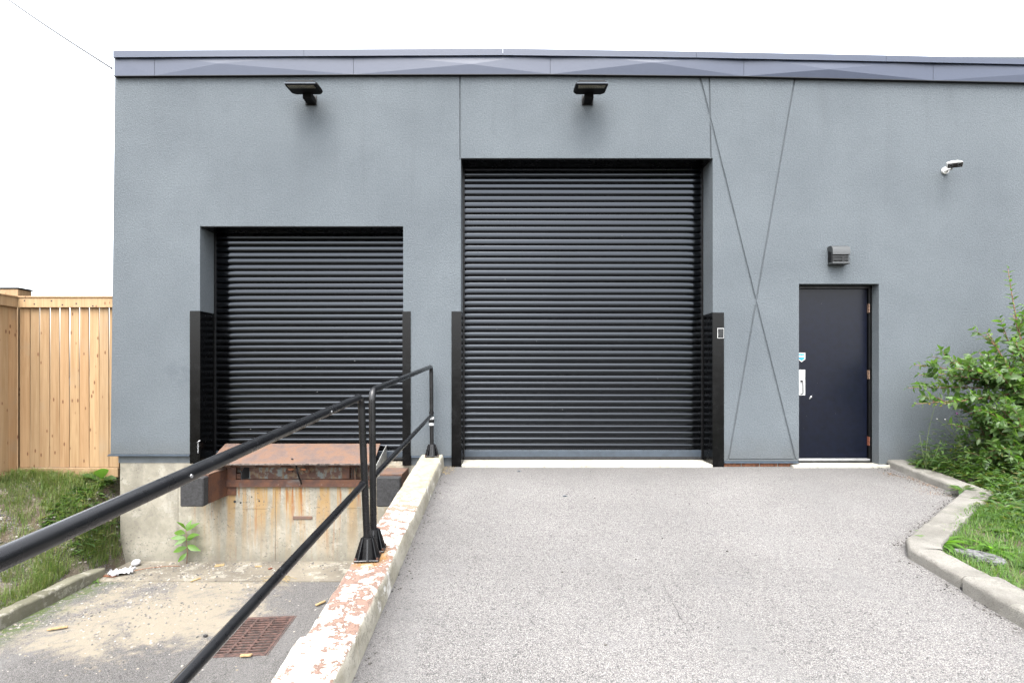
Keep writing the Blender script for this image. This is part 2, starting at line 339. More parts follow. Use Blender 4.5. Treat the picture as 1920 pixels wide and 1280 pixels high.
# ------------------------------------------------------------------ ground, drive, pit floor
def grid(name, x0, x1, y0, y1, nx, ny, zf, mat, keep=None):
    xs = np.linspace(x0, x1, nx); ys = np.linspace(y0, y1, ny)
    V = [(x, y, zf(x, y)) for y in ys for x in xs]; F = []
    for j in range(ny - 1):
        for i in range(nx - 1):
            if keep and not keep((xs[i] + xs[i + 1]) / 2, (ys[j] + ys[j + 1]) / 2): continue
            F.append((j * nx + i, j * nx + i + 1, (j + 1) * nx + i + 1, (j + 1) * nx + i))
    return from_np(name, V, F, mat, smooth=True)
SOILP = m_plain('far_ground', (.16, .155, .14), .95)
tag(B('ground', SOILP, (-400, 400, -400, 400, -1.6, -1.30)), kind='structure')
def asph(x, y):
    return rampz(max(y, -13.1)) + .008 * fnoise(x, y, 3, .8) * min(1, max(0, -y))
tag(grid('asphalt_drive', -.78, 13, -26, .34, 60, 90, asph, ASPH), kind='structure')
PIT = -1.18
fl = grid('pit_floor', -4.60, -.95, -14, .1, 2, 2, lambda x, y: PIT, PITASPH)
bm = bmesh.new(); box(bm, -4.60, -.95, -14, .1, PIT - .12, PIT); fl.data = (lambda o: o.data)(finish('tmp', bm, PITASPH)); bpy.data.objects.remove(bpy.data.objects['tmp'], do_unlink=True)
GC = Vector((-2.225, -1.80, PIT)); GM = Matrix.Translation(GC) @ Matrix.Diagonal((.80, 1, 1, 1)) @ Matrix.Rotation(R(4), 4, 'Z')
cutr = B('cutter', None, (-.315, .315, -.36, .36, -.3, .3), M=GM)
cut(fl, [cutr]); tag(fl, kind='structure')
ap = B('concrete_apron', APRON, (-4.58, -1.005, -.60, .028, PIT - .05, PIT + .010)); tag(ap, kind='structure')
# crack in the drive
V = []; F = []; p = Vector((1.02, -2.65)); q = Vector((1.05, -3.6)); n = 30
pa = [(FX(1238 + t * 60 + 5 * fnoise(t * 9, 1.3), 1), 0) for t in np.linspace(0, 1, n)]
for i, t in enumerate(np.linspace(0, 1, n)):
    py = 1085 + 110 * t; d = 1.715 / ((py - 610) / 1000); x = (1238 + 60 * t - 946) * d / 1000 + .012 * fnoise(t * 14, 2.2); y = d - CAM_D
    wd = .0015 * (.4 + abs(fnoise(t * 30, 5)) * 2); V += [(x - wd, y, asph(x, y) + .002), (x + wd, y, asph(x, y) + .002)]
    if i: F.append((2 * i - 2, 2 * i - 1, 2 * i + 1, 2 * i))
tag(from_np('drive_crack', V, F, DARKGAP), kind='structure')

# bank on the left
def bankz(x, y):
    u = min(max((-4.72 - x) / 1.35, 0), 1); u = u * u * (3 - 2 * u); v = min(max((y + 1.25) / 1.4, 0), 1); v = v * v * (3 - 2 * v)
    g = min(max((-4.66 - x) / .22, 0), 1); s = 1 - (1 - .80 * u) * (1 - v * g * .97)
    if x > -4.635: return -1.24
    return -1.09 + .93 * s + .035 * fnoise(x, y, 1, 2.2) + .015 * fnoise(x, y, 1, 9)
tag(grid('grass_bank', -6.25, -4.60, -5.5, .35, 56, 170, bankz, SOIL), kind='structure')
tag(grid('field', -60, -6.2, -30, 60, 8, 8, lambda x, y: -.3, SOIL), kind='structure')

# ------------------------------------------------------------------ kerbs
def sweep(bm, prof, path, jit=.004, seedo=0.0, closed_end=True):
    """prof: (side, height) list, side measured to the right of travel; path: list of (x,y,z)"""
    rings = []
    P = [Vector(p) for p in path]
    for i, p in enumerate(P):
        a = (P[i] - P[i - 1]).normalized() if i else (P[1] - P[0]).normalized()
        b = (P[i + 1] - P[i]).normalized() if i < len(P) - 1 else a
        t = (a + b); t.z = 0; t.normalize(); s = Vector((t.y, -t.x, 0)); k = 1 / max(.5, math.cos(a.angle(b) / 2))
        ring = []
        for u, h in prof:
            q = p + s * u * k + Vector((0, 0, h))
            q += Vector((fnoise(q.x + seedo, q.y, q.z, 14), fnoise(q.y, q.x + seedo, q.z, 14), fnoise(q.z, q.x, q.y + seedo, 14))) * jit
            ring.append(bm.verts.new(q))
        rings.append(ring)
    n = len(prof)
    for a, b in zip(rings, rings[1:]):
        for k in range(n): bm.faces.new((a[k], a[(k + 1) % n], b[(k + 1) % n], b[k]))
    bm.faces.new(rings[0]); bm.faces.new(rings[-1][::-1])
def dens(path, step=.05):
    out = []
    for a, b in zip(path, path[1:]):
        a, b = Vector(a), Vector(b); n = max(1, int((b - a).length / step))
        out += [a.lerp(b, i / n) for i in range(n)]
    out.append(Vector(path[-1])); return out
def rz(x, y, dz=0): return (x, y, rampz(y) + dz)
def kprof(wd, h, r=.03, deep=.25):
    pr = [(0, -deep)]; 
    for k in range(5): a = math.pi - k * math.pi / 8; pr.append((r + r * math.cos(a), h - r + r * math.sin(a)))
    for k in range(5): a = math.pi / 2 - k * math.pi / 8; pr.append((wd - r * .6 + r * .6 * math.cos(a), h - r * .6 + r * .6 * math.sin(a)))
    pr.append((wd, -deep)); return pr
kerb_r = thing('kerb', 'cracked concrete kerb bending around the planted bed beside the drive', 'kerb', (0, 0, 0)); 
del kerb_r['label'], kerb_r['category']; kerb_r['kind'] = 'structure'
# travelling towards the camera the bed lies on the left hand side -> mirror side sign
def kseg(name, path, wd, h, so):
    bm = bmesh.new(); sweep(bm, [(-u, v) for u, v in kprof(wd, h)], dens(path), .006, so); return finish(name, bm, KERB, kerb_r, True, 50)
kseg('kerb_stone', [rz(4.66, .02), rz(4.60, -1.16), rz(3.10, -2.38), rz(2.985, -2.55), rz(2.975, -3.02)], .21, .085, 0)
kseg('kerb_stone', [rz(2.950, -3.068), rz(2.93, -4.2), rz(2.9, -5.6)], .235, .105, 5)
kseg('kerb_stone', [rz(2.9, -5.62), rz(2.85, -8.4)], .235, .105, 9)
bm = bmesh.new(); sweep(bm, kprof(.155, .0, .045, .3), dens([(-4.685, -14, PIT + .13), (-4.685, -.75, PIT + .13), (-4.685, -.45, PIT + .10)], .08), .012, 2)
LK = m_concrete('mossy_kerb', (.13, .125, .085), (.21, .20, .145))
o = finish('pit_kerb', bm, LK, None, True, 50); tag(o, kind='structure')
B('joint_shade_block', DARKGAP, (2.985, 3.145, -3.062, -3.022, -.6, rampz(-3.04) + .045), kerb_r)  # dark block added so the open kerb joint looks shaded inside
B('joint_shade_block', DARKGAP, (2.968, 2.9845, -3.060, -3.024, -.6, rampz(-3.04) + .02), kerb_r)  # lower dark block added for the same joint shade
# planted bed
SOIL2 = m_plain('bed_soil', (.115, .088, .058), .95, var=.5, scale=9, bump=.01, bscale=45)
def bedz(x, y):
    return rampz(y) + .045 + .03 * fnoise(x, y, 2, 3) + .06 * min(1, max(0, (x - 5.0))) - .03 * max(0, min(1, (4.2 - x)))
def inbed(x, y):
    if y > -1.16: return x > 4.75
    if y > -2.45: return x > 4.75 - (-1.16 - y) * 1.18
    return x > 3.12
tag(grid('planted_bed', 3.05, 12, -12, -.005, 150, 180, bedz, SOIL2, inbed), kind='structure')

# ------------------------------------------------------------------ warehouse
wh = thing('warehouse', 'grey stucco warehouse with two black rolling doors under a flat metal roof edge', 'building', (0, 0, 0))
XL = -4.775; XR = 13.0
DO = (FX(375), FX(756), FZ(424)); BO = (FX(864), FX(1336.5), FZ(296.5)); SO = (FX(1498), FX(1648), FZ(532))
wall = B('front_wall', STUCCO, (XL, XR, 0, .335, -.3, 4.98), wh)
cutters = [B('c', None, (DO[0], DO[1], -1, 1, -1, DO[2])), B('c', None, (BO[0], BO[1], -1, 1, -1, BO[2])),
           B('c', None, (SO[0], SO[1], -1, 1, -1, SO[2])),
           B('c', None, (XL - 1, DO[0] + .01, -1, 1, -1, FZ(851))), B('c', None, (DO[1] - .01, BO[0] + .01, -1, 1, -1, FZ(854))),
           B('c', None, (BO[1] - .01, SO[0] + .01, -1, 1, -1, FZ(864)))]
def groove(px0, py0, px1, py1, wd=.011, dp=.016):
    a = Vector((FX(px0), 0, FZ(py0))); b = Vector((FX(px1), 0, FZ(py1))); L = (b - a).length; ang = math.atan2(b.z - a.z, b.x - a.x)
    bm = bmesh.new(); M = Matrix.Translation(a) @ Matrix.Rotation(-ang, 4, 'Y')
    vs_ = prism(bm, [(-.02, -wd * 1.6), (-.02, wd * 1.6), (0, wd), (dp, wd * .45), (dp, -wd * .45), (0, -wd)], 0, L, 'x')
    for v in vs_: v.co = M @ v.co
    return finish('c', bm, None)
cutters += [groove(862.5, 120, 863, 300, .011), groove(1329.5, 120, 1333, 300, .010), groove(1306, 120, 1491, 861, .015),
            groove(1495, 120, 1366, 861, .012), groove(1362, 860.5, 1494, 860.5, .006)]
cut(wall, cutters)
for v in wall.data.vertices:
    if v.co.x < XL + .01:
        t = max(0, min(1, v.co.z / 4.8)); v.co.x = -4.805 + .06 * (1 - (1 - t) ** 2)
# side, back and roof of the building
B('side_wall', STUCCO, (-4.80, -4.55, .336, 14, FZ(851), 4.80), wh); B('side_wall', STUCCO, (XR - .3, XR, .336, 14, -1.2, 4.9), wh)
B('rear_wall', STUCCO, (-4.55, XR - .3, 13.7, 14, -1.2, 4.8), wh); B('roof', GREYP, (-4.72, XR, .2, 13.9, 4.80, 4.90), wh)
B('floor_slab', APRON, (-4.5, XR - .35, .72, 13.6, -.2, -.02), wh)
# painted base strip and drip flashing under the stucco
B('base_strip', GREYP, (FX(222, 6.54), FX(357), .04, .30, .03, FZ(851) + .02), wh)
B('base_strip', GREYP, (DO[1] + .09, BO[0] - .1, .04, .30, -.05, FZ(854) + .02), wh)
def flash(x0, x1, z, dp=.022):
    bm = bmesh.new(); prism(bm, [(-dp, z - .004), (-.001, z + .004), (-.001, z + .010), (.1, z + .010), (.1, z), (-dp, z - .010)], x0, x1, 'x')
    return finish('drip_flashing', bm, STEELG, wh)
flash(FX(203), FX(356), FZ(851) - .012); flash(DO[1] + .10, BO[0] - .115, FZ(854) - .012); flash(BO[1] + .135, SO[0] - .01, FZ(864) - .013, .03)
# foundation wall of the dock
LX0, LX1 = FX(413), FX(702)
bm = bmesh.new(); x0 = FX(222)
box(bm, x0, LX0, .03, .70, PIT - .2, .028); box(bm, LX1, -.74, .03, .70, PIT - .2, .0); box(bm, LX0, LX1, .03, .70, PIT - .2, FZ(913))
finish('foundation_wall', bm, CONC, wh)
B('foundation_side', CONC, (x0, x0 + .25, .70, 14, PIT - .2, FZ(851)), wh)
B('formwork_seam', CONC, (FX(513), FX(514.5), .024, .031, PIT, FZ(920)), wh); B('formwork_seam', CONC, (FX(430), FX(500), .025, .031, FZ(954), FZ(952.5)), wh)
B('formwork_seam', CONC, (FX(330), FX(331.2), .025, .031, FZ(1040), FZ(900)), wh); B('formwork_seam', CONC, (FX(650), FX(700), .025, .031, FZ(953), FZ(951)), wh)
B('foundation_wall', CONC, (-.735, XR, .05, .70, -.5, -.02), wh)
for (px, py, s) in ((438, 941, .016), (449, 943, .011), (484, 940, .010), (470, 932, .008)):      # tie holes
    bm = bmesh.new(); tube(bm, [(FX(px), .026, FZ(py)), (FX(px), .034, FZ(py))], s, 9); finish('tie_hole', bm, DARKGAP, wh)
bm = bmesh.new(); box(bm, FX(548), FX(584), .018, .031, FZ(974), FZ(968), .003); finish('embedded_plate', bm, RUSTL, wh)
# loose wash of mortar under the right end of the stucco and the brick course
x = BO[1] + .14; i = 0
while x < SO[0] - .08:
    L = .205 + .01 * random.random(); B('brick', BRICK, (x, min(x + L, SO[0] - .06), .010 + .006 * random.random(), .12, -.045, FZ(864) - .030), wh, .004); x += L + .012
B('mortar', SILL, (BO[1] + .13, SO[0] - .05, .022, .13, -.06, FZ(864) - .026), wh)
# sills
bm = bmesh.new(); box(bm, BO[0] + .012, BO[1] - .012, -.035, .60, -.25, .020, .006); finish('door_sill', bm, SILL, wh)
bm = bmesh.new(); box(bm, SO[0] - .10, SO[1] + .10, -.06, .40, -.25, .018, .006); finish('door_sill', bm, SILL, wh)
B('shadow_gap', DARKGAP, (SO[1] + .02, SO[1] + .32, .02, .25, -.05, .022), wh)
bm = bmesh.new(); tube(bm, [(SO[1] + .08, -.02, .012), (SO[1] + .28, -.03, .004)], .022, 8); finish('drain_pipe', bm, BLACK, wh, True)

# roof edge: cap and fascia panels
def interp(tab, x):
    return float(np.interp(x, [a for a, _ in tab], [b for _, b in tab]))
CT = [(-500, 97), (213, 95.2), (570, 93.2), (943, 91.2), (1306, 97), (1662, 104), (1920, 111), (3200, 130)]
CB = [(-500, 110), (213, 107.2), (570, 105), (943, 103), (1306, 107.8), (1662, 115), (1920, 121), (3200, 140)]
FB = [(-500, 145), (213, 142.5), (663, 139.8), (1032, 139.2), (1395, 143), (1750, 151.2), (1920, 154.5), (3200, 180)]
jc = [212, 570, 943, 1306, 1662, 2020, 2380, 2740, 2950]
for a, b in zip(jc, jc[1:]):
    d = CAM_D - .062; bm = bmesh.new(); V = []
    xa, xb = FX(a, d), FX(b, d) - .003
    za, zb = FZ(interp(CT, a), d), FZ(interp(CT, b), d); ya, yb = FZ(interp(CB, a), d), FZ(interp(CB, b), d)
    for xx, zt, zb_ in ((xa, za, ya), (xb, zb, yb)):
        V.append([bm.verts.new(q) for q in ((xx, -.062, zb_), (xx, -.062, zt), (xx, .42, zt - .01), (xx, .42, zt - .08), (xx, -.046, zb_ + .004), (xx, -.046, zb_ - .004), (xx, -.068, zb_ - .006))])
    n = 7
    for k in range(n): bm.faces.new((V[0][k], V[0][(k + 1) % n], V[1][(k + 1) % n], V[1][k]))
    bm.faces.new(V[0]); bm.faces.new(V[1][::-1]); finish('roof_cap', bm, FASC, wh)
jf = [214, 290, 663, 1032, 1395, 1750, 2105, 2460, 2815]
for i, (a, b) in enumerate(zip(jf, jf[1:])):
    d = CAM_D - .035; xa, xb = FX(a, d), FX(b, d) - .004; ta, tb = FZ(interp(CB, a) - 4, d), FZ(interp(CB, b) - 4, d); ba, bb = FZ(interp(FB, a), d), FZ(interp(FB, b), d)
    bm = bmesh.new(); nx = 2 if i == 0 else 8
    y0 = -.035
    c_ = [bm.verts.new((xa, y0, ba)), bm.verts.new((xb, y0, bb)), bm.verts.new((xb, y0, tb)), bm.verts.new((xa, y0, ta))]
    m_ = random.uniform(.30, .66)
    midb = bm.verts.new((xa + (xb - xa) * .5, y0, (ba + bb) / 2)); midt = bm.verts.new((xa + (xb - xa) * .5, y0 - .004, (ta + tb) / 2))
    ce = bm.verts.new((xa + (xb - xa) * m_, y0 - (.002 if i == 0 else random.uniform(.014, .024)), (ba + bb + ta + tb) / 4 + random.uniform(-.03, .05)))
    for f in ((c_[0], midb, ce), (midb, c_[1], ce), (c_[1], c_[2], ce), (c_[2], midt, ce), (midt, c_[3], ce), (c_[3], c_[0], ce)): bm.faces.new(f)
    L = [bm.verts.new((v.co.x, -.002, v.co.z)) for v in (c_[0], midb, c_[1])]
    bm.faces.new((c_[0], L[0], L[1], midb)); bm.faces.new((midb, L[1], L[2], c_[1])); 
    if i == 0:
        q1 = bm.verts.new((xa, .5, ba)); q2 = bm.verts.new((xa, .5, ta)); bm.faces.new((c_[0], c_[3], q2, q1))
    finish('fascia_panel', bm, FASC, wh)
    bm = bmesh.new(); vv = box(bm, xa, xb, -.045, -.003, -.009, -.003)
    for v in vv: v.co.z += ba + (bb - ba) * (v.co.x - xa) / (xb - xa)
    finish('drip_edge', bm, BLACK, wh)
for yy in (.42, 4.9, 9.4): B('roof_cap', FASC, (-4.86, -4.62, yy + .01, yy + 4.47, 4.96, 5.05), wh)
B('side_fascia', FASC, (-4.84, -4.803, .42, 13.8, 4.72, 4.96), wh)

# rolling doors: slats of one curved profile
def slat_mesh(L, pitch=.0795):
    pr = []
    # flat-ish crowned profile with a rolled hook below, y negative is outwards
    y = .012; z = pitch * .975; pr.append((y, z))
    for dz, ph in [(.012, 68), (.018, 58), (.03, 44), (.04, 28), (.05, 12), (.08, 5)] + [(.085, 3), (.085, 1), (.085, -1), (.085, -3), (.085, -6), (.08, -10), (.05, -20), (.04, -38), (.03, -55)]:
        z -= pitch * dz; y -= pitch * dz * math.tan(R(ph)); pr.append((y, z))
    pr += [(.010, z - .002), (.016, z - .003), (.020, 0), (.024, 0), (.024, pitch * .99), (.016, pitch * .99)]
    bm = bmesh.new(); prism(bm, pr, 0, L, 'x'); me = bpy.data.meshes.new('slat'); bmesh.ops.recalc_face_normals(bm, faces=bm.faces)
    for f in bm.faces: f.smooth = len(f.verts) == 4
    bm.to_mesh(me); bm.free(); me.materials.append(SLATM); me.set_sharp_from_angle(angle=R(32)); return me
def shutter(x0, x1, zb, zt, plug, yc=.335):
    bar = B('rolling_door', STEELG, (x0 + .012, x1 - .012, yc - .010, yc + .02, zb + .015, zb + .098), wh, .004)
    me = slat_mesh(x1 - x0 - .02); n = int((zt - zb - .098) / .0795) + 2
    for i in range(n):
        s = bpy.data.objects.new('slat', me); C.objects.link(s); s.parent = bar
        s.location = (x0 + .01 + .0008 * random.uniform(-1, 1), yc + .0018 * random.uniform(-1, 1), zb + .10 + i * .0795); s.rotation_euler = (R(random.uniform(-1.2, 1.2)), 0, R(random.uniform(-.03, .03)))
        for q in plug:      # endlock rivets
            pass
    for k in range(7):
        cx_, cz_ = random.uniform(x0 + .4, x1 - .15), zb + .10 + .0795 * random.randint(3, n - 6) + .04; bm = bmesh.new(); tube(bm, [(cx_, yc + .0065, cz_), (cx_ + .001, yc - .0035, cz_)], random.uniform(.003, .006), 6); finish('paint_chip', bm, STONE, bar)
    B('bottom_seal', RUBBER, (x0 + .012, x1 - .012, yc - .006, yc + .012, zb - .012, zb + .015), bar)
    B('door_guide', BLACK, (x0 + .002, x0 + .022, yc - .030, yc + .05, zb - .01, zt), bar, .002); B('door_guide', BLACK, (x1 - .022, x1 - .002, yc - .030, yc + .05, zb - .01, zt), bar, .002)
    B('door_hood', BLACK, (x0 + .002, x1 - .002, yc + .05, yc + .35, zt - .35, zt - .004), bar)
    return bar
shutter(DO[0], DO[1], .035, DO[2], ()); shutter(BO[0], BO[1], .045, BO[2], ())
B('lintel_strip', PLATE, (BO[0] + .002, BO[1] - .002, .012, .330, BO[2] - .008, BO[2] - .002), wh)
B('lintel_strip', PLATE, (DO[0] + .002, DO[1] - .002, .012, .330, DO[2] - .008, DO[2] - .002), wh)
B('interior_shade', DARKGAP, (DO[0] - .05, DO[1] + .05, .72, .74, -.2, 3.2), wh); B('interior_shade', DARKGAP, (BO[0] - .05, BO[1] + .05, .72, .74, -.2, 4), wh)

# steel corner guards (L-shaped plates)
def guard(xe, side, zb, zt, wf):
    """xe: opening edge; side: -1 flange runs to smaller x"""
    bm = bmesh.new(); t = .008; xf = xe + side * wf
    ins = -side
    poly = [(xf, -.012), (xe + ins * t, -.012), (xe + ins * t, .298), (xe + ins * .001, .298), (xe + ins * .001, -.002), (xf, -.002)]
    prism(bm, poly, zb, zt, 'z'); g_ = finish('corner_guard', bm, PLATE, wh)
    for zz in np.arange(zb + .25, zt, .52):
        for yy in (.10, .24):
            bm = bmesh.new(); x_ = xe + ins * (t + .0005); tube(bm, [(x_, yy, zz), (x_ + ins * .003, yy, zz)], .007, 8); finish('bolt', bm, BLACK, g_)
    return g_
guard(DO[0], -1, .03, FZ(583), .117); guard(DO[1], 1, FZ(872), FZ(584), .092)
gl = guard(BO[0], -1, -.03, FZ(584), .112); gr_ = guard(BO[1], 1, -.02, FZ(586), .132)
# little framed notice on the right-hand guard
nb = B('notice_plate', WHITE, (FX(1345.4, 6.48), FX(1357.4, 6.48), -.020, -.013, FZ(634, 6.48), FZ(615, 6.48)), wh, .001); nb['label'] = 'tiny framed black notice'
B('notice_face', BLACK, (FX(1346.3, 6.478), FX(1356.7, 6.478), -.0215, -.0205, FZ(633, 6.478), FZ(616, 6.478)), nb)
for k, (a, b, zc) in enumerate(((.2, .75, 618.2), (.35, .9, 620.2), (.12, .5, 622.8), (.55, .85, 622.8), (.12, .85, 625), (.15, .5, 627), (.6, .85, 627), (.3, .7, 629.4), (.4, .6, 631.4))):
    u0, u1 = 1346.3 + a * 10.4, 1346.3 + b * 10.4; B('notice_line', HOODG, (FX(u0, 6.477), FX(u1, 6.477), -.0225, -.0217, FZ(zc + .4, 6.477), FZ(zc - .4, 6.477)), nb)

# steel pedestrian door
dd = .150
leaf = B('steel_door', NAVY, (SO[0] + .035, SO[1] - .042, dd, dd + .045, .075, FZ(541.5, 6.65)), wh, .003)
bm = bmesh.new()
box(bm, SO[0] + .001, SO[0] + .032, dd - .03, dd + .07, .02, SO[2] - .001, .002); box(bm, SO[1] - .038, SO[1] - .001, dd - .03, dd + .07, .02, SO[2] - .001, .002); box(bm, SO[0] + .032, SO[1] - .038, dd - .028, dd + .07, FZ(541, 6.63), SO[2] - .002, .002)
finish('door_frame', bm, BLACK, leaf)
B('threshold', ALU, (SO[0] + .033, SO[1] - .039, dd - .055, dd + .05, .045, .070), leaf, .004); B('threshold_gap', DARKGAP, (SO[0] + .033, SO[1] - .039, dd - .040, dd + .05, .019, .044), leaf)
for zc in (FZ(578, 6.64), FZ(702, 6.64), FZ(826, 6.64)):
    bm = bmesh.new(); xx = SO[1] - .040
    for k in range(3): tube(bm, [(xx, dd - .036, zc - .055 + k * .037), (xx, dd - .036, zc - .055 + k * .037 + .034)], .0055, 8)
    box(bm, xx - .004, xx, dd - .033, dd - .002, zc - .055, zc + .055); h_ = finish('hinge', bm, ORANGE if zc < .6 else m_plain('pale_hinge', (.40, .25, .17), .5, .2, .5, 90), leaf)
pl = B('lock_plate', CHROME, (FX(1494, 6.64), FX(1510.3, 6.64), dd - .006, dd - .0005, FZ(741, 6.64), FZ(693, 6.64)), leaf, .003)
xx = FX(1503.5, 6.63)
bm = bmesh.new(); tube(bm, [(xx, dd - .012, FZ(698, 6.63)), (xx, dd - .006, FZ(698, 6.63))], .013, 14); finish('key_cylinder', bm, ALU, pl)
bm = bmesh.new(); tube(bm, fillet([(xx, dd - .006, FZ(715, 6.63)), (xx, dd - .045, FZ(715, 6.63)), (xx, dd - .045, FZ(738, 6.63)), (xx, dd - .006, FZ(738, 6.63))], .015, 5), .006, 8); finish('pull_handle', bm, m_plain('handle_steel', (.25, .24, .24), .3, .8), pl, True)
B('thumb_latch', BLACK, (xx - .012, xx + .014, dd - .03, dd - .006, FZ(714, 6.63), FZ(712.5, 6.63)), pl)
def shield(name, mat, s, y0, y1, par, zoff=0):
    cx, zt, zm, zbm = FX(1503.6, 6.64), FZ(661, 6.64), FZ(673.5, 6.64), FZ(678.5, 6.64); hw = .0465; cz = (zt + zbm) / 2
    poly = [(cx - hw * s, cz + (zt - cz) * s), (cx + hw * s, cz + (zt - cz) * s), (cx + hw * s, cz + (zm - cz) * s), (cx + hw * .4 * s, cz + (zm - cz) * s - .018 * s), (cx, cz + (zbm - cz) * s), (cx - hw * .4 * s, cz + (zm - cz) * s - .018 * s), (cx - hw * s, cz + (zm - cz) * s)]
    bm = bmesh.new(); prism(bm, poly, y0, y1, 'y'); return finish(name, bm, mat, par)
stk = shield('sticker', WHITE, 1, dd - .0018, dd - .0005, leaf); shield('sticker_print', CYAN, .78, dd - .0026, dd - .0019, stk)
cx = FX(1503.6, 6.64); z_ = FZ(667.5, 6.64)
bm = bmesh.new(); prism(bm, [(cx - .034, z_ - .013), (cx + .030, z_ - .013), (cx + .030, z_ + .011), (cx + .012, z_ + .011), (cx + .002, z_ + .004), (cx - .008, z_ + .011), (cx - .034, z_ + .011)], dd - .0034, dd - .0027, 'y'); finish('sticker_band', bm, WHITE, stk)
bm = bmesh.new(); tube(bm, [(FX(1518, 6.64), dd - .002, FZ(748, 6.64)), (FX(1521, 6.64), dd - .003, FZ(744, 6.64)), (FX(1522.5, 6.64), dd - .002, FZ(741.5, 6.64))], [.005, .012, .004], 7); finish('bare_scrape', bm, ALU, leaf)
random.seed(3)
for k in range(9):
    px, py = random.uniform(1505, 1622), random.uniform(560, 850); bm = bmesh.new(); tube(bm, [(FX(px, 6.65), dd - .0012, FZ(py, 6.65)), (FX(px, 6.65), dd - .0002, FZ(py, 6.65))], random.uniform(.002, .004), 6); finish('paint_chip', bm, STONE, leaf)

# ------------------------------------------------------------------ wall fixtures
def floodlight(xc, lab, skew):
    t = thing('floodlight', lab, 'light', (xc, 0, 4.475), 'floodlights under the roof edge')
    hd = bmesh.new()
    # head: rounded slab leaning out from the wall
    pts = [(-.172, -.36), (.172, -.36), (.192, -.32), (.192, -.14), (.155, -.105), (-.155, -.105), (-.192, -.14), (-.192, -.32)]
    lo = [hd.verts.new((x * .93, y, 0)) for x, y in pts]; up_ = [hd.verts.new((x, y - .004, .020)) for x, y in pts]; tp = [hd.verts.new((x * .94, y * .96 - .012, .045)) for x, y in pts]
    n = len(pts)
    for a, b in ((lo, up_), (up_, tp)):
        for k in range(n): hd.faces.new((a[k], a[(k + 1) % n], b[(k + 1) % n], b[k]))
    hd.faces.new(lo[::-1]); hd.faces.new(tp)
    M = Matrix.Rotation(R(5), 4, 'X')
    for v in hd.verts: v.co = M @ v.co
    f = finish('lamp_head', hd, MATB, t)
    bm = bmesh.new(); box(bm, -.155, .155, -.345, -.285, -.006, -.001, M=M); finish('led_panel', bm, LAMPG, t)
    bm = bmesh.new()
    for k in range(17): x = -.15 + k * .0187; box(bm, x - .0022, x + .0022, -.343, -.287, -.010, -.006, M=M)
    finish('led_divider', bm, BLACK, t)
    bm = bmesh.new(); box(bm, -.180, .180, -.371, -.365, .012, .028, M=M); finish('rim', bm, STEELG, t)
    bm = bmesh.new()
    for k in range(11): y = -.34 + k * .020; box(bm, -.15, .15, y, y + .008, .045, .062, M=M)
    finish('cooling_fin', bm, BLACK, t)
    bm = bmesh.new(); box(bm, -.052, .052, -.150, -.012, -.080, .010, .008); finish('arm', bm, MATB, t)
    bm = bmesh.new(); box(bm, -.07, .07, -.013, -.001, -.09, .03, .004); finish('wall_plate', bm, BLACK, t)
floodlight(-2.355, 'black floodlight under the roof edge above the loading dock door', 0)
floodlight(1.010, 'black floodlight under the roof edge above the tall drive-in door', 0)
# wall lantern with louvres
v_ = thing('wall_light', 'small grey hooded wall light with louvres above the navy door', 'light', (FX(1572, 6.45), 0, FZ(477, 6.45)))
bm = bmesh.new(); box(bm, -.100, .102, -.085, -.001, -.112, .085, .006); finish('housing', bm, BLACK, v_)
bm = bmesh.new(); prism(bm, [(-.002, .100), (-.055, .102), (-.090, .088), (-.108, .060), (-.112, -.012), (-.088, -.016), (-.088, .02), (-.002, .05)], -.104, .106, 'x'); o = finish('hood', bm, HOODG, v_, True, 40)
for k in range(4): bm = bmesh.new(); box(bm, -.103, .105, -.106, -.086, -.036 - k * .016, -.030 - k * .016); finish('louvre', bm, HOODG, v_)
bm = bmesh.new(); box(bm, -.104, .106, -.110, -.002, -.124, -.098, .004); finish('bottom_lip', bm, HOODG, v_)
bm = bmesh.new(); box(bm, .006, .040, -.109, -.104, -.096, -.022, .001); finish('clip', bm, BLACK, v_)
# security camera
sc_ = thing('security_camera', 'small white security camera with two lenses high on the stucco wall', 'camera', (FX(1772, 6.49), 0, FZ(320, 6.49)))
bm = bmesh.new(); tube(bm, [(0, -.001, 0), (0, -.022, 0)], .042, 20); tube(bm, [(0, -.022, 0), (0, -.040, 0)], [.036, .018], 20); finish('mount', bm, WHITE, sc_, True, 30)
HX, HY, HZ = FX(1789.5, 6.30) - FX(1772, 6.49), -.20, FZ(308.5, 6.30) - FZ(320, 6.49)
bm = bmesh.new(); tube(bm, [(0, -.03, 0), (.02, -.09, -.012), (HX * .4, -.13, HZ * .5 - .02), (HX + .01, HY + .05, HZ - .03)], .011, 8); finish('arm', bm, WHITE, sc_, True)
M = Matrix.Translation((HX, HY, HZ)) @ Matrix.Rotation(R(-12), 4, 'Y') @ Matrix.Rotation(R(26), 4, 'X') @ Matrix.Rotation(R(-28), 4, 'Z')
bm = bmesh.new()
pro = [(-.072, -.026), (.072, -.030), (.072, .026), (.03, .040), (-.03, .038), (-.072, .026)]
vsx = prism(bm, pro, -.035, .035, 'y'); [setattr(v, 'co', M @ v.co) for v in vsx]; finish('body', bm, WHITE, sc_)
bm = bmesh.new(); box(bm, -.070, .070, -.040, -.034, -.029, .025, .002, M=M); finish('face', bm, GLASSB, sc_)
for s in (-.040, .040):
    bm = bmesh.new(); bmesh.ops.create_cone(bm, cap_ends=False, segments=18, radius1=.019, radius2=.017, depth=.006, matrix=M @ Matrix.Translation((s, -.043, .0)) @ Matrix.Rotation(R(90), 4, 'X'))
    bmesh.ops.solidify(bm, geom=bm.faces[:], thickness=.003); finish('lens_ring', bm, HOODG, sc_)
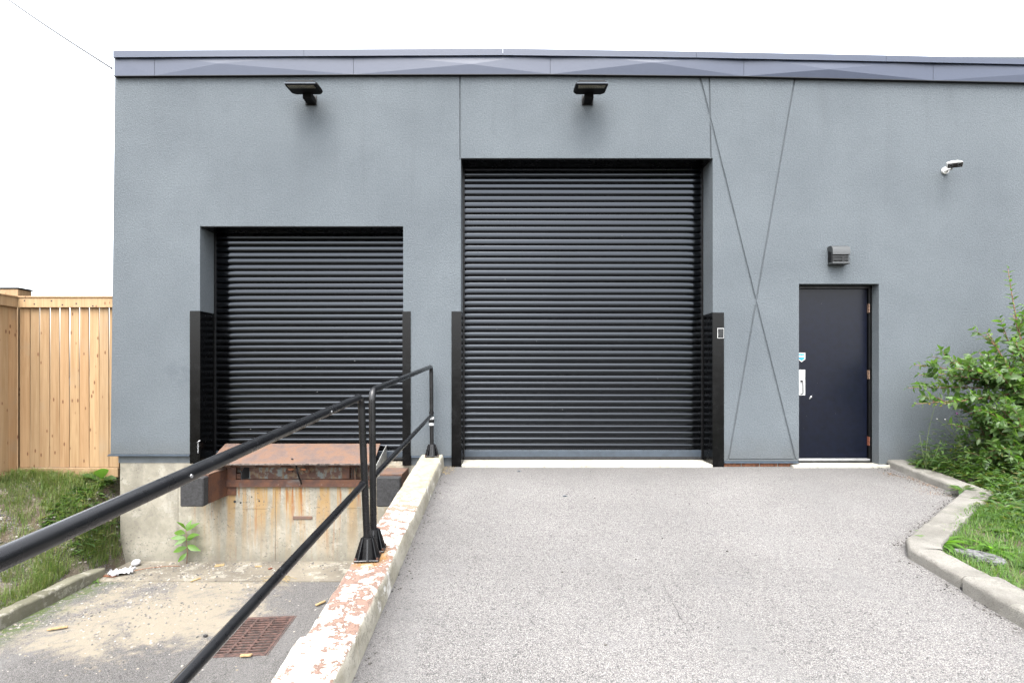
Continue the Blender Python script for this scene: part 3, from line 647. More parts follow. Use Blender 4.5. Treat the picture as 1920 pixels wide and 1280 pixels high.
# overhead wire
WA = Vector((-4.80, .02, 4.85)); WB = Vector(((-170 - 946) * .0085, 2.0, CAM_Z + 850 * .0085))
pts = [WA.lerp(WB, t) - Vector((0, 0, .10 * math.sin(math.pi * t))) for t in np.linspace(0, 1, 24)]
wr = T('overhead_wire', BLACK, pts, .0125, None, 6); tag(wr, 'thin dark wire running from the roof corner up into the sky', 'wire')

# ------------------------------------------------------------------ dock leveller and bumpers
dl = thing('dock_leveler', 'rusty steel dock leveler with its sloping plate in front of the dock door', 'dock leveler', ((LX0 + LX1) / 2, 0, -.1))
def P(name, bm, mat, par, **k): return finish(name, bm, mat, par, **k)
yb, zb_, yf, zf_ = .300, .232, -.165, .055
xlb, xrb, xlf, xrf = FX(423, 6.8), FX(713, 6.8), FX(388, 6.33), FX(700, 6.33)
bm = bmesh.new(); a = [bm.verts.new(q) for q in ((xlb, yb, zb_), (xrb, yb, zb_), (xrf, yf, zf_), (xlf, yf, zf_))]; b = [bm.verts.new((v.co.x, v.co.y, v.co.z - .016)) for v in a]
bm.faces.new(a); bm.faces.new(b[::-1]); [bm.faces.new((a[i], a[(i + 1) % 4], b[(i + 1) % 4], b[i])) for i in range(4)]
deck = P('deck_plate', bm, RUSTL, dl)
B('plate_edge', m_plain('worn_steel_edge', (.27, .22, .19), .55, .2, .6, 30), (xlf + .08, xrf - .003, yf - .012, yf - .002, zf_ - .014, zf_ + .002), dl)
bm = bmesh.new(); prism(bm, [(yb, zb_ - .02), (yf, zf_ - .018), (yf + .02, -.02), (yb, .02)], xrf + .03, xrf + .038, 'x')
for v in bm.verts: v.co.x += (v.co.y - yf) * .035
P('side_skirt', bm, m_plain('pale_skirt', (.42, .43, .41), .6, .1, .3, 20), dl)
bm = bmesh.new(); tube(bm, [(FX(546, 6.4), -.075, zf_ + .036), (FX(547, 6.4), -.075, zf_ + .046)], .013, 9); P('pin_hole', bm, DARKGAP, dl)
# hinge knuckles
x = LX0 + .01; k = 0
while x < LX1 - .02:
    L = random.uniform(.10, .16); bm = bmesh.new(); tube(bm, [(x, -.01 + .006 * (k % 2), .008), (min(x + L, LX1), -.01 + .006 * (k % 2), .008)], .024, 10); P('hinge_knuckle', bm, RUST if k % 2 else RUSTL, dl, smooth=True, auto=40); x += L + .004; k += 1
B('back_plate', GREYR, (LX0, LX1, .10, .12, -.26, .03), dl); B('pit_liner', RUST, (LX0, LX1, .12, .69, -.262, -.250), dl)
bm = bmesh.new(); prism(bm, [(.0, -.255), (-.012, -.255), (-.012, -.165), (.0, -.165), (.0, -.175), (.10, -.175), (.10, -.255)], LX0 + .002, LX1 - .002, 'x'); P('bottom_angle', bm, RUST, dl)
for px, flip in ((450, 1), (664, -1)):
    x = FX(px, 6.48); bm = bmesh.new(); vv = prism(bm, [(0, -.165), (.10, -.165), (.10, -.015), (.055, -.015), (0, -.08)], x, x + .012, 'x')
    for v in vv: v.co.x += flip * (v.co.y - .0) * .45
    P('gusset', bm, DARKGAP if flip > 0 else GREYR, dl)
for px in (437, 640): B('stiffener', RUST, (FX(px, 6.5), FX(px, 6.5) + .09, .035, .095, -.165, -.02 if px > 500 else -.10), dl, .004)
for px in (523, 563, 604, 644): 
    bm = bmesh.new(); tube(bm, [(FX(px), -.014, -.225), (FX(px), -.022, -.225)], .010, 6); P('bolt', bm, RUSTL, dl)
for px, s in ((540, 1), (573, -1)):                              # coiled lip springs either side of a lever
    cx, cz = FX(px, 6.44), -.058; cy = -.035
    bm = bmesh.new(); pts = [(cx + .0 + math.cos(a) * .034, cy + .012 * a / 12, cz + math.sin(a) * .034) for a in np.linspace(0, 6 * math.pi, 60)]
    tube(bm, pts, .006, 6); P('spring', bm, RUST, dl, smooth=True)
    bm = bmesh.new(); tube(bm, [(cx - .005, cy - .004, cz + .02), (cx + s * .062, cy - .004, cz + .024)], .013, 8); P('spring_pin', bm, m_plain('orange_rust', (.42, .15, .06), .6, .2, .4, 70), dl, smooth=True, auto=40)
bm = bmesh.new(); tube(bm, [(FX(554, 6.44), -.04, .02), (FX(556, 6.44), -.045, -.06), (FX(565, 6.44), -.05, -.215)], .009, 8); P('lever', bm, BLACK, dl, smooth=True)
settle(dl)
for (fx0, fx1, lab) in ((FX(337, 6.0), FX(381, 6.0), 'scarred black dock bumper on the fence side of the dock leveler'), (FX(706, 6.0), FX(750, 6.0), 'black dock bumper with two bolt holes beside the low ramp wall')):
    t = thing('dock_bumper', lab, 'bumper', ((fx0 + fx1) / 2, -.3, -.2), 'rubber dock bumpers')
    r_ = -.50; left = fx0 < -3
    bm = bmesh.new(); vv = box(bm, fx0, fx1, r_, r_ + .11, -.372, -.045, .010)
    for v in bm.verts: v.co += Vector((fnoise(v.co.x, v.co.z, 1, 20), 0, fnoise(v.co.z, v.co.x, 4, 20))) * .006
    rb = finish('rubber_block', bm, RUBBER, t)
    for zz in (-.125, -.30):
        bm = bmesh.new(); tube(bm, [(fx0 + .13, r_ - .0015, zz), (fx0 + .13, r_ + .002, zz)], .017, 12); finish('bolt_hole', bm, DARKGAP, rb)
    bm = bmesh.new()
    xo0, xo1 = fx0 + .01, fx1 + (.05 if left else .0)
    prism(bm, [(fx0 + .01, r_ + .112), (fx1 - .002, r_ + .112), (fx1 + .004, .026), (fx0 + .01, .026)], -.365, -.040, 'z')
    finish('steel_bracket', bm, RUST, t)
    if left: B('mounting_flange', RUST, (fx1 + .006, fx1 + .11, .012, .024, -.36, -.01), t)
    B('top_plate', RUSTL, (fx0 + .003, fx1 + .001, r_ + .115, .31 if not left else .02, -.037, -.027), t)
    settle(t)
# chain hook on the guard
ch = thing('chain', 'short steel chain hanging from a hook on the black guard of the dock', 'chain', (FX(373), -.02, FZ(828)))
bm = bmesh.new(); tube(bm, [(0, .01, 0), (0, -.012, .0), (.02, -.014, .012), (.03, .0, .02)], .006, 6); finish('hook', bm, ALU, ch, True)
for k in range(6):
    bm = bmesh.new(); a = np.linspace(0, 2 * math.pi, 11); hz = k % 2
    pts = [((math.cos(t) * .007) * (1 - hz), (math.cos(t) * .007) * hz, -.018 - k * .021 + math.sin(t) * .014) for t in a]; tube(bm, pts, .0024, 5, False); finish('chain_link', bm, ALU, ch, True)

# ------------------------------------------------------------------ low ramp wall and handrails
rw = thing('ramp_wall', 'low concrete ramp wall with peeling white paint between drive and dock pit', 'wall', (0, 0, 0))
def rwtop(y): return rampz(y) + .150
def wsec(y0, y1, xl, xr, so):
    bm = bmesh.new(); P_ = []
    n = int((y1 - y0) / .035); rings = []
    for i in range(n + 1):
        y = y0 + (y1 - y0) * i / n; zt = rwtop(y)
        nx = 6; row = [(xl, PIT - .1), (xl, PIT + .5), (xl, zt - .25), (xl, zt - .06), (xl + .0, zt - .012)] + [(xl + .012 + (xr - xl - .024) * j / nx, zt) for j in range(nx + 1)] + [(xr + .0, zt - .012), (xr + .004, zt - .05), (xr + .014, zt - .11), (xr + .018, zt - .2), (xr + .018, PIT - .1)]
        ring = []
        for j, (x, z) in enumerate(row):
            e = 1.6 if j in (4, 5, 11, 12, 13) else .7
            ring.append(bm.verts.new((x + e * .0045 * (fnoise(x + so, y, z, 16) + fnoise(x + so, y, z, 5)), y, z + e * .0045 * (fnoise(z + so, y, x, 14)))))
        rings.append(ring)
    for a, b in zip(rings, rings[1:]):
        for k in range(len(a) - 1): bm.faces.new((a[k], a[k + 1], b[k + 1], b[k]))
    bm.faces.new(rings[0]); bm.faces.new(rings[-1][::-1]); return finish('wall_section', bm, BARR, rw, True, 60)
wsec(-3.80, -.012, -1.012, -.752, 0); wsec(-9.2, -3.803, -1.040, -.752, 4)

def socket(name, x, y, tilt, par):
    zt = rwtop(y); bm = bmesh.new()
    bmesh.ops.create_cone(bm, cap_ends=True, segments=14, radius1=.056, radius2=.037, depth=.135, matrix=Matrix.Translation((x, y, zt + .079)))
    for k in range(8):
        a = k * math.pi / 4 + .2; M = Matrix.Translation((x, y, zt + .012)) @ Matrix.Rotation(a, 4, 'Z')
        v = prism(bm, [(.03, 0), (.085, 0), (.045, .132), (.03, .132)], -.004, .004, 'y')
        for q in v: q.co = M @ q.co
    so = finish(name, bm, RAILM, par, False)
    bm = bmesh.new(); M = Matrix.Translation((x, y, zt + .006)) @ Matrix.Rotation(R(5), 4, 'Z'); box(bm, -.082, .082, -.07, .07, -.006, .006, .004, M=M)
    f = finish('base_flange', bm, RAILM, so)
    for sx, sy in ((-1, -1), (1, -1), (-1, 1), (1, 1)):
        bm = bmesh.new(); p_ = M @ Vector((sx * .072, sy * .058, .006)); tube(bm, [p_, p_ + Vector((0, 0, .012))], .009, 6); finish('anchor_bolt', bm, RUST, so)
r0 = .0235
h1 = thing('handrail', 'black pipe handrail slanting close past the camera down the ramp wall', 'handrail', (-.92, -2.92, rwtop(-2.92)), 'black pipe handrails on the ramp wall')
def nz(d, z0, sl, d0=3.58): return CAM_Z + z0 - sl * (d0 - d)
yp = 3.58 - CAM_D
top = [(-.965, -9.0, rwtop(-9.0) + .02), (-.965, -9.0, nz(-2.5, -.16, .077)), (-.963, yp, nz(3.58, -.155, .077)), (-.921, yp + .01, rwtop(yp) + .02)]
T('top_rail', RAILM, fillet(top, .085, 9), r0, h1, 20)
T('mid_rail', RAILM, [(-.96, -9.0, nz(-2.5, -.734, .087)), (-.955, -5, nz(1.5, -.734, .087)), (-.945, yp - .005, nz(3.58, -.738, .087))], r0 * .92, h1, 20)
socket('base_socket', -.921, yp + .01, 0, h1); socket('base_socket', -.965, -9.0, 0, h1)
T('weld_collar', RAILM, [(-.951, yp - .030, nz(3.55, -.738, .087)), (-.946, yp - .022, nz(3.558, -.738, .087))], r0 * 1.12, h1, 16)
for (d) in (2.9, 1.6):
    bm = bmesh.new(); y = d - CAM_D; zz = nz(d, -.155, .077); tube(bm, [(-.963 + .0225, y, zz), (-.963 + .026, y, zz)], .006, 7); finish('rivet', bm, ALU, h1)
settle(h1)
h2 = thing('handrail', 'short black pipe handrail at the wall end of the ramp, joined by a clip', 'handrail', (-.9, -1.5, rwtop(-1.5)), 'black pipe handrails on the ramp wall')
y2 = 3.735 - CAM_D; ye = -.10
top = [(-.917, y2, rwtop(y2) + .02), (-.928, y2, nz(3.73, -.118, 0, 3.73)), (-.880, ye, CAM_Z + .083), (-.872, ye, rwtop(ye) + .02)]
T('top_rail', RAILM, fillet(top, .075, 9), r0, h2, 20)
T('mid_rail', RAILM, [(-.912, y2, CAM_Z - .193 * 3.72), (-.878, ye, CAM_Z - .078 * 6.4)], r0 * .85, h2, 16)
socket('base_socket', -.917, y2 + .0, 0, h2); socket('base_socket', -.872, ye, 0, h2)
bm = bmesh.new(); tube(bm, [(-.876, ye, FZ(797, 6.4)), (-.876, ye, FZ(781, 6.4))], .031, 12); finish('clamp', bm, CHROME, h2, True, 40)
bm = bmesh.new(); tube(bm, [(-.876, ye, FZ(792, 6.4)), (-.876, ye, FZ(786, 6.4))], .0325, 12); finish('clamp_band', bm, BLACK, h2, True, 40)
bm = bmesh.new(); tube(bm, [(-.877, ye - .002, FZ(776, 6.4)), (-.877, ye - .002, FZ(771, 6.4))], .028, 12); finish('collar', bm, RAILM, h2, True, 40)
bm = bmesh.new(); tube(bm, [(FX(762, 5.3) + .018, -1.2, FZ(707, 5.3)), (FX(762, 5.3) + .026, -1.205, FZ(707, 5.3))], .006, 7); finish('rivet', bm, ALU, h2)
settle(h2)

# ------------------------------------------------------------------ fence
fe = thing('fence', 'new cedar board fence with a top rail and kickboard beside the building', 'fence', (-6.1, .2, -.1))
Yf = .20; df = CAM_D + Yf; zt_, zr, zb2, zk = FZ(559, df), FZ(577, df), FZ(876, df), FZ(893, df)
def board(name, x0, x1, y0, y1, z0, z1, tw=0, M=None):
    bm = bmesh.new(); vv = box(bm, x0, x1, y0, y1, z0, z1, .003)
    cx = (x0 + x1) / 2
    for v in bm.verts:
        t = (v.co.z - z0) / max(1e-3, z1 - z0)
        v.co.x = cx + (v.co.x - cx) * (1 - tw * t)
        if M is not None: v.co = M @ v.co
    o = finish(name, bm, WOOD, fe); return o
px = 37.0; k = 0; gaps = {2: .13, 4: .10, 5: .13, 6: .12, 7: .12, 9: .10}
while px < 222:
    k += 1; x0 = FX(px, df); x1 = FX(px + 18.5, df)
    board('board', x0 + .0008, x1 - .0012, Yf + (.0 if k % 2 else .004), Yf + .018, zb2, zr + .01, gaps.get(k, gaps.get(k - 1, .02) * .4)); px += 18.55
board('top_rail', FX(36, df), FX(222, df), Yf - .040, Yf - .003, zr, zt_); board('rail_cap', FX(34, df) - .02, FX(222, df), Yf - .052, Yf + .10, zt_ + .001, zt_ + .020)
board('kickboard', FX(85, df), FX(222, df) + .02, Yf - .038, Yf - .003, zk, zb2 - .002); board('back_rail', FX(36, df), FX(222, df), Yf + .02, Yf + .058, zb2 + .0, zb2 + .09)
board('kickboard', FX(40, df), FX(84.5, df), Yf - .034, Yf - .003, zk - .0, zb2 - .004)
# section turning towards the camera
xs = -6.115
for k in range(20):
    y1 = Yf - .002 - k * .1245; bm = bmesh.new(); box(bm, xs - .018, xs - (.0 if k % 2 else .004), y1 - .1235, y1, zb2 - .05, zr + .01, .003); finish('board', bm, WOOD, fe)
bm = bmesh.new(); box(bm, xs + .002, xs + .040, Yf - 2.45, Yf - .045, zr, zt_, .003); finish('top_rail', bm, WOOD, fe)
bm = bmesh.new(); box(bm, xs - .09, xs + .052, Yf - 2.45, Yf - .054, zt_ + .001, zt_ + .020, .003); finish('rail_cap', bm, WOOD, fe)
bm = bmesh.new(); box(bm, xs + .002, xs + .038, Yf - 2.45, Yf - .045, zk - .05, zb2 - .05, .003); finish('kickboard', bm, WOOD, fe)
bm = bmesh.new(); box(bm, FX(23, 6.98), FX(57, 6.98), .30, .50, -.4, FZ(546, 6.98), .004); po = finish('post', bm, WOOD, fe)
bm = bmesh.new(); box(bm, FX(22, 6.98) - .005, FX(58, 6.98) + .005, .29, .51, FZ(546, 6.98) + .001, FZ(542.8, 6.98), .004); finish('post_cap', bm, BLACK, po)
for (px, py) in ((64.5, 570), (96.5, 564), (117, 571.5), (143, 569), (174, 573.5), (46, 563.5)):
    bm = bmesh.new(); tube(bm, [(FX(px, 6.66), Yf - .0415, FZ(py, 6.66)), (FX(px, 6.66), Yf - .0395, FZ(py, 6.66))], .010, 8); finish('nail_mark', bm, DARKGAP, fe)
settle(fe)

# ------------------------------------------------------------------ drain grate
dg = thing('drain_grate', 'rusty iron drain grate set in the floor of the dock pit', 'drain', GC)
dg.scale = (.80, 1, 1)
def GB(name, dims, par=dg, bev=.002): 
    bm = bmesh.new(); box(bm, *dims, bev=bev, M=Matrix.Rotation(R(4), 4, 'Z')); return finish(name, bm, GRATE, par)
bm = bmesh.new(); MR = Matrix.Rotation(R(4), 4, 'Z')
for d_ in ((-.313, .313, -.358, -.325, -.05, .004), (-.313, .313, .325, .358, -.05, .004), (-.313, -.280, -.325, .325, -.05, .004), (.280, .313, -.325, .325, -.05, .004)): box(bm, *d_, bev=.002, M=MR)
finish('frame', bm, GRATE, dg)
for k in range(14): y = -.316 + k * .0465; GB('bar', (-.279, .279, y, y + .019, -.010, .001), bev=.001)
for x in (-.108, .078): GB('rib', (x, x + .028, -.324, .324, -.028, .003))
bm = bmesh.new(); box(bm, -.314, .314, -.359, .359, -.9, -.06, M=MR); bmesh.ops.delete(bm, geom=[f for f in bm.faces if f.normal.z > .5], context='FACES_ONLY')
me = finish('sump', bm, DARKGAP, dg)
for x in (.322,): GB('grate_trim', (x, x + .012, -.36, .36, -.01, .003))

# ------------------------------------------------------------------ plants
def leaf_local(L, W, bend=.25, fold=.25, seg=4):
    V = []; F = []
    prof = {4: [.05, .75, 1.0, .62, .0], 3: [.08, 1, .7, 0]}[seg]
    for i, p_ in enumerate(prof):
        t = i / seg; y = L * t; z = -bend * L * t * t; hw = W * .5 * p_
        V += [(-hw, y, z + hw * fold), (0, y, z), (hw, y, z + hw * fold)]
    for i in range(seg):
        a = 3 * i; F += [(a, a + 1, a + 4, a + 3), (a + 1, a + 2, a + 5, a + 4)]
    return np.array(V), F
def frame(d, roll=0.0):
    y = Vector(d).normalized(); up = Vector((0, 0, 1))
    if abs(y.dot(up)) > .97: up = Vector((1, 0, 0))
    x = y.cross(up).normalized(); z = x.cross(y)
    M = Matrix((x, y, z)).transposed(); return M @ Matrix.Rotation(roll, 3, 'Y')
def merge(name, items, mat, parent=None, base=(.07, .025, .3, .3, 3)):
    """items: (pos, dir, roll, scale, widthfactor)"""
    LV, LF = leaf_local(*base); Vs = []; Fs = []; nV = len(LV); LF = np.array(LF)
    for i, (p_, d_, ro, s, wf) in enumerate(items):
        M = np.array(frame(d_, ro)); v = LV * np.array([s * wf, s, s]); Vs.append(v @ M.T + np.array(p_)); Fs.append(LF + i * nV)
    return from_np(name, np.vstack(Vs), np.vstack(Fs), mat, parent, True)
def bez(a, b, c, n):
    a, b, c = Vector(a), Vector(b), Vector(c); return [a * (1 - t) ** 2 + b * 2 * t * (1 - t) + c * t * t for t in np.linspace(0, 1, n)]
random.seed(21)
shr = thing('shrub', 'large leafy shrub with arching reddish branches leaning over the bed against the wall', 'shrub', (6.1, -.5, .02))
items = []; wood = bmesh.new()
def twig(path, r_, lscale, n, start=.15, spread=1.0, leafiness=1.0):
    tube(wood, path, [r_ * (1 - .75 * i / (len(path) - 1)) for i in range(len(path))], 5)
    L = len(path) - 1
    for k in range(n):
        t = start + (1 - start) * k / max(1, n - 1); f = t * L; i = min(int(f), L - 1); p_ = path[i].lerp(path[i + 1], f - i); d_ = (path[i + 1] - path[i]).normalized()
        for s in (0, 1):
            az = k * 1.9 + s * math.pi + random.uniform(-.5, .5); o_ = d_.orthogonal().normalized(); o_.rotate(Matrix.Rotation(az, 3, d_))
            dr = (d_ * random.uniform(.35, .9) + o_ * spread + Vector((0, 0, random.uniform(-.05, .35)))).normalized()
            sc = lscale * random.uniform(.6, 1.15) * (1 - .35 * (t > .92)); items.append((p_, dr, random.uniform(-1.3, 1.3), sc, random.uniform(.85, 1.25)))
def QP(px, py, d): return Vector((FX(px, d), d - CAM_D, FZ(py, d)))
hub = QP(1935, 735, 6.0); low = Vector((6.3, -.45, .05))
mains = []
def branch(tip, hubp, sag, r_=.010, n=14, subs=5, lscale=1.0, sublen=.28):
    mid = hubp.lerp(tip, .5) + Vector((0, 0, sag)); path = bez(hubp, mid, tip, 14); twig(path, r_, lscale, n, .25)
    for k in range(subs):
        t = .25 + .7 * (k + random.random() * .5) / subs; i = int(t * 13); p_ = path[i]; d_ = (path[min(i + 1, 13)] - path[i]).normalized()
        side = Vector((random.uniform(-.5, .3), random.uniform(-.8, .35), random.uniform(-.25, .9))); e = p_ + (d_ * .6 + side * .7).normalized() * sublen * random.uniform(.6, 1.2)
        twig(bez(p_, p_.lerp(e, .5) + Vector((0, 0, .03)), e, 6), r_ * .45, lscale, 5, .2)
for (px, py, d, sag) in ((1702, 727, 5.95, .02), (1714, 684, 6.0, .10), (1716, 757, 5.85, .02), (1748, 668, 6.1, .10), (1722, 702, 6.15, .04), (1760, 700, 5.8, .06), (1768, 757, 5.7, 0), (1790, 690, 5.7, .06), (1775, 678, 5.9, .05)):
    branch(QP(px, py, d), hub + Vector((random.uniform(-.1, .1), random.uniform(-.15, .15), random.uniform(-.08, .1))), sag, .011, 15, 7, .98, .17)
for (px, py, d, sag) in ((1835, 660, 5.9, .05), (1850, 625, 6.0, .05), (1870, 700, 5.6, .05), (1880, 620, 6.1, .05), (1900, 590, 5.9, .02), (1865, 662, 6.2, .05), (1905, 640, 5.6, .05), (1925, 590, 6.0, .1), (1960, 560, 6.0, .1), (2000, 600, 5.9, .1), (2060, 620, 5.9, .1), (2120, 700, 5.9, .1)):
    branch(QP(px, py, d), QP(1960, 800, 5.9), sag, .012, 12, 7, 1.0, .28)
for (px, py, d, sag) in ((1800, 765, 6.0, 0), (1795, 800, 5.9, 0), (1812, 840, 6.1, 0), (1830, 775, 5.7, 0), (1850, 800, 5.6, 0), (1880, 840, 5.5, 0), (1870, 760, 5.6, 0), (1905, 790, 5.4, 0), (1900, 870, 5.5, 0), (1840, 870, 6.0, 0), (1950, 800, 5.4, 0), (1990, 760, 5.6, 0), (1910, 730, 5.7, 0), (1890, 770, 5.9, 0), (1860, 815, 5.9, 0)):
    branch(QP(px, py, d), QP(1960, 850, 5.8), sag, .010, 11, 8, .98, .26)
random.seed(77)
for k in range(26):
    px, py, d = random.uniform(1790, 2050), random.uniform(640, 900), random.uniform(5.5, 6.25)
    if px < 1850 and py < 730: continue
    branch(QP(px, py, d), QP(1970, 830, 5.8), .04, .009, 10, 8, 1.0, .24)
# the tall shoot
shoot = bez(QP(1935, 700, 5.95), QP(1905, 620, 5.95), QP(1890, 503, 6.0), 18); twig(shoot, .011, .95, 24, .12, .9)
twig(bez(QP(1935, 700, 6.0), QP(1925, 640, 6.0), QP(1925, 555, 6.05), 12), .010, .9, 14, .1, .9)
for px in (1960, 1935, 1990): twig(bez(low + Vector((random.uniform(-.2, .3), random.uniform(-.2, .2), 0)), QP(px + 60, 880, 5.9), QP(px, 740, 5.95), 12), .026, .9, 3, .7)
finish('branches', wood, BARK, shr, True)
items.sort(key=lambda t: (Vector(t[0]) - Vector((5.2, -5.5, .9))).length / (t[3] + .2))
vis = [t for t in items if t[0].x < 6.1]; rest = [t for t in items if t[0].x >= 6.1]; vis.sort(key=lambda t: -t[3] / (t[0].y + CAM_D))
LV, LF = leaf_local(.072, .032, .28, .3, 4); lm = []
for k in range(3):
    V2, F2 = leaf_local(.098, .040 + .005 * k, .15 + .15 * k, .2 + .15 * k, 4); me = bpy.data.meshes.new('leaf'); me.from_pydata(V2.tolist(), [], F2); me.materials.append(LEAF); me.polygons.foreach_set('use_smooth', [True] * len(me.polygons)); lm.append(me)
for i, (p_, d_, ro, s, wf) in enumerate(vis[:300]):
    o = bpy.data.objects.new('leaf', lm[i % 3]); C.objects.link(o); o.parent = shr; o.matrix_local = Matrix.Translation(p_) @ frame(d_, ro).to_4x4() @ Matrix.Diagonal((s * wf, s, s, 1))
fo = merge('foliage', vis[300:] + rest, LEAF, shr, (.098, .043, .28, .3, 4)); fo['kind'] = 'stuff'
for ch in shr.children: ch.location = ch.location - shr.location

# undergrowth and grass, uncountable
random.seed(5)
it = []
def rosette(cx, cy, cz, n, L, lift=.6, spread=1.0):
    for k in range(n):
        a = random.uniform(0, 6.28); e = random.uniform(.15, 1.2) * lift; it.append(((cx + random.uniform(-.02, .02), cy + random.uniform(-.02, .02), cz), (math.cos(a) * spread, math.sin(a) * spread, e), random.uniform(-.4, .4), L * random.uniform(.6, 1.2), random.uniform(.5, .9)))
def stemplant(cx, cy, cz, h, L, n):
    lean = Vector((random.uniform(-.25, .1), random.uniform(-.3, .1), 1)).normalized()
    for k in range(n):
        t = (k + 1) / n; p_ = Vector((cx, cy, cz)) + lean * h * t; a = k * 2.4 + random.random(); it.append((p_, (math.cos(a), math.sin(a), random.uniform(-.1, .6)), random.uniform(-.5, .5), L * (1.15 - .5 * t) * random.uniform(.7, 1.1), random.uniform(.5, .95)))
for k in range(1500):
    x = random.uniform(4.82, 7.3); y = random.uniform(-1.75, -.08)
    if not inbed(x - .08, y): continue
    h = random.uniform(.08, .42) * (1.0 if x > 5.2 else .8); h *= 1.25 if y > -.9 else .6
    if x > 5.35: h *= 1.7
    stemplant(x, y, bedz(x, y), h, random.uniform(.9, 1.6), random.randint(5, 10))
for k in range(520):
    x = random.uniform(4.0, 6.6); y = random.uniform(-2.3, -1.1)
    if inbed(x - .1, y): rosette(x, y, bedz(x, y), random.randint(5, 10), random.uniform(.9, 1.9), .8)
for k in range(260):
    x = random.uniform(3.3, 5.2); y = random.uniform(-4.2, -2.1)
    if inbed(x - .1, y): rosette(x, y, bedz(x, y), random.randint(4, 7), random.uniform(.5, 1.1), .6)
for k in range(620):
    x = random.uniform(4.15, 6.6); y = random.uniform(-2.35, -1.0)
    if inbed(x - .14, y): stemplant(x, y, bedz(x, y), random.uniform(.06, .30) * (1 if x > 4.9 else .6), random.uniform(1.0, 1.7), random.randint(5, 9))
o = merge('undergrowth', it, LEAFD, None, (.075, .030, .45, .3, 3)); tag(o, 'dense mixed green weeds filling the bed behind the kerb', 'ground cover', kind='stuff')
def blades(name, pts, mat, hmin, hmax, wd, label, lie=.5):
    V = []; F = []
    for (x, y, z) in pts:
        a = random.uniform(0, 6.28); h = random.uniform(hmin, hmax); l = random.uniform(.1, 1.0) * lie * h; dx, dy = math.cos(a), math.sin(a); w2 = wd * random.uniform(.6, 1.2); px_, py_ = -dy * w2, dx * w2
        b = len(V); V += [(x - px_, y - py_, z - .005), (x + px_, y + py_, z - .005), (x + dx * l * .45 + px_ * .7, y + dy * l * .45 + py_ * .7, z + h * .6), (x + dx * l * .45 - px_ * .7, y + dy * l * .45 - py_ * .7, z + h * .6), (x + dx * l * 1.3, y + dy * l * 1.3, z + h * (1 - .35 * lie))]
        F += [(b, b + 1, b + 2, b + 3), (b + 3, b + 2, b + 4)]
    o = from_np(name, V, F, mat); tag(o, label, 'grass', kind='stuff'); return o
pts = []
while len(pts) < 30000:
    x = random.uniform(-6.1, -4.70); y = random.uniform(-3.4, .16)
    dn = fnoise(x, y, 9, 2.6) + .5 * fnoise(x, y, 4, 7) + (.35 if y > -.3 else 0) * (random.random() > .3)
    if dn > random.uniform(-.10, .24): pts.append((x, y, bankz(x, y)))
blades('bank_grass', pts, GRASS, .018, .072, .0022, 'short patchy grass growing on the bank below the fence', .9)
pts = []
for k in range(34):
    cx, cy = random.uniform(-6.05, -5.0), random.uniform(-.15, .14)
    for j in range(60): x, y = cx + random.gauss(0, .04), cy + random.gauss(0, .03); pts.append((x, min(y, .15), bankz(x, min(y, .15))))
for k in range(90):
    cx, cy = (random.uniform(-5.5, -4.75), random.uniform(-1.9, -.1)) if k % 2 else (random.uniform(-4.86, -4.74), random.uniform(-2.6, -.1))
    for j in range(50): x, y = cx + random.gauss(0, .05), cy + random.gauss(0, .05); x = min(x, -4.71); pts.append((x, y, bankz(x, y)))
for k in range(700): x, y = random.uniform(-4.76, -4.655), random.uniform(-.50, .0); pts.append((x, y, bankz(x, y)))
blades('tall_grass', pts, GRASS, .08, .20, .0028, 'taller grass tufts along the foot of the fence and kerb', .8)
pts = []
while len(pts) < 26000:
    x = random.uniform(3.13, 5.8); y = random.uniform(-4.6, -1.7)
    if inbed(x - .06, y) and fnoise(x, y, 2, 3) > random.uniform(-.9, .15): pts.append((x, y, bedz(x, y)))
blades('bed_grass', pts, GRASSB, .03, .13, .0028, 'flattened thin grass in the bed near the kerb corner', 1.1)
# bank leaves beside the wall foot and scattered broad weeds on the bank
it = []
for k in range(420):
    x = random.uniform(-5.15, -4.72); y = random.uniform(-.60, .14); rosette(x, y, bankz(x, y), 5, random.uniform(.7, 1.4), .9)
for k in range(170):
    x = random.uniform(-6.0, -4.74); y = random.uniform(-2.6, .1)
    if fnoise(x, y, 1, 3) > -.05: rosette(x, y, bankz(x, y), 5, random.uniform(.4, .85), .7)
o = merge('bank_weeds', it, LEAFD, None, (.075, .036, .4, .3, 3)); tag(o, 'broad leaved weeds scattered over the bank and against the concrete', 'weeds', kind='stuff')

def plant(name, label, cat, base, stems, leaves, mat, lbase, stemmat=STEM, sr=.004, group=None):
    t = thing(name, label, cat, base, group)
    if stems:
        bm = bmesh.new()
        for s in stems: tube(bm, s, [sr * (1 - .5 * i / (len(s) - 1)) for i in range(len(s))], 6)
        finish('stem', bm, stemmat, t, True)
    V2, F2 = leaf_local(*lbase); me = bpy.data.meshes.new('leaf'); me.from_pydata(V2.tolist(), [], F2); me.materials.append(mat); me.polygons.foreach_set('use_smooth', [True] * len(me.polygons))
    for (p_, d_, ro, s, wf) in leaves:
        o = bpy.data.objects.new('leaf', me); C.objects.link(o); o.parent = t; o.matrix_local = Matrix.Translation(p_) @ frame(d_, ro).to_4x4() @ Matrix.Diagonal((s * wf, s, s, 1))
    return t
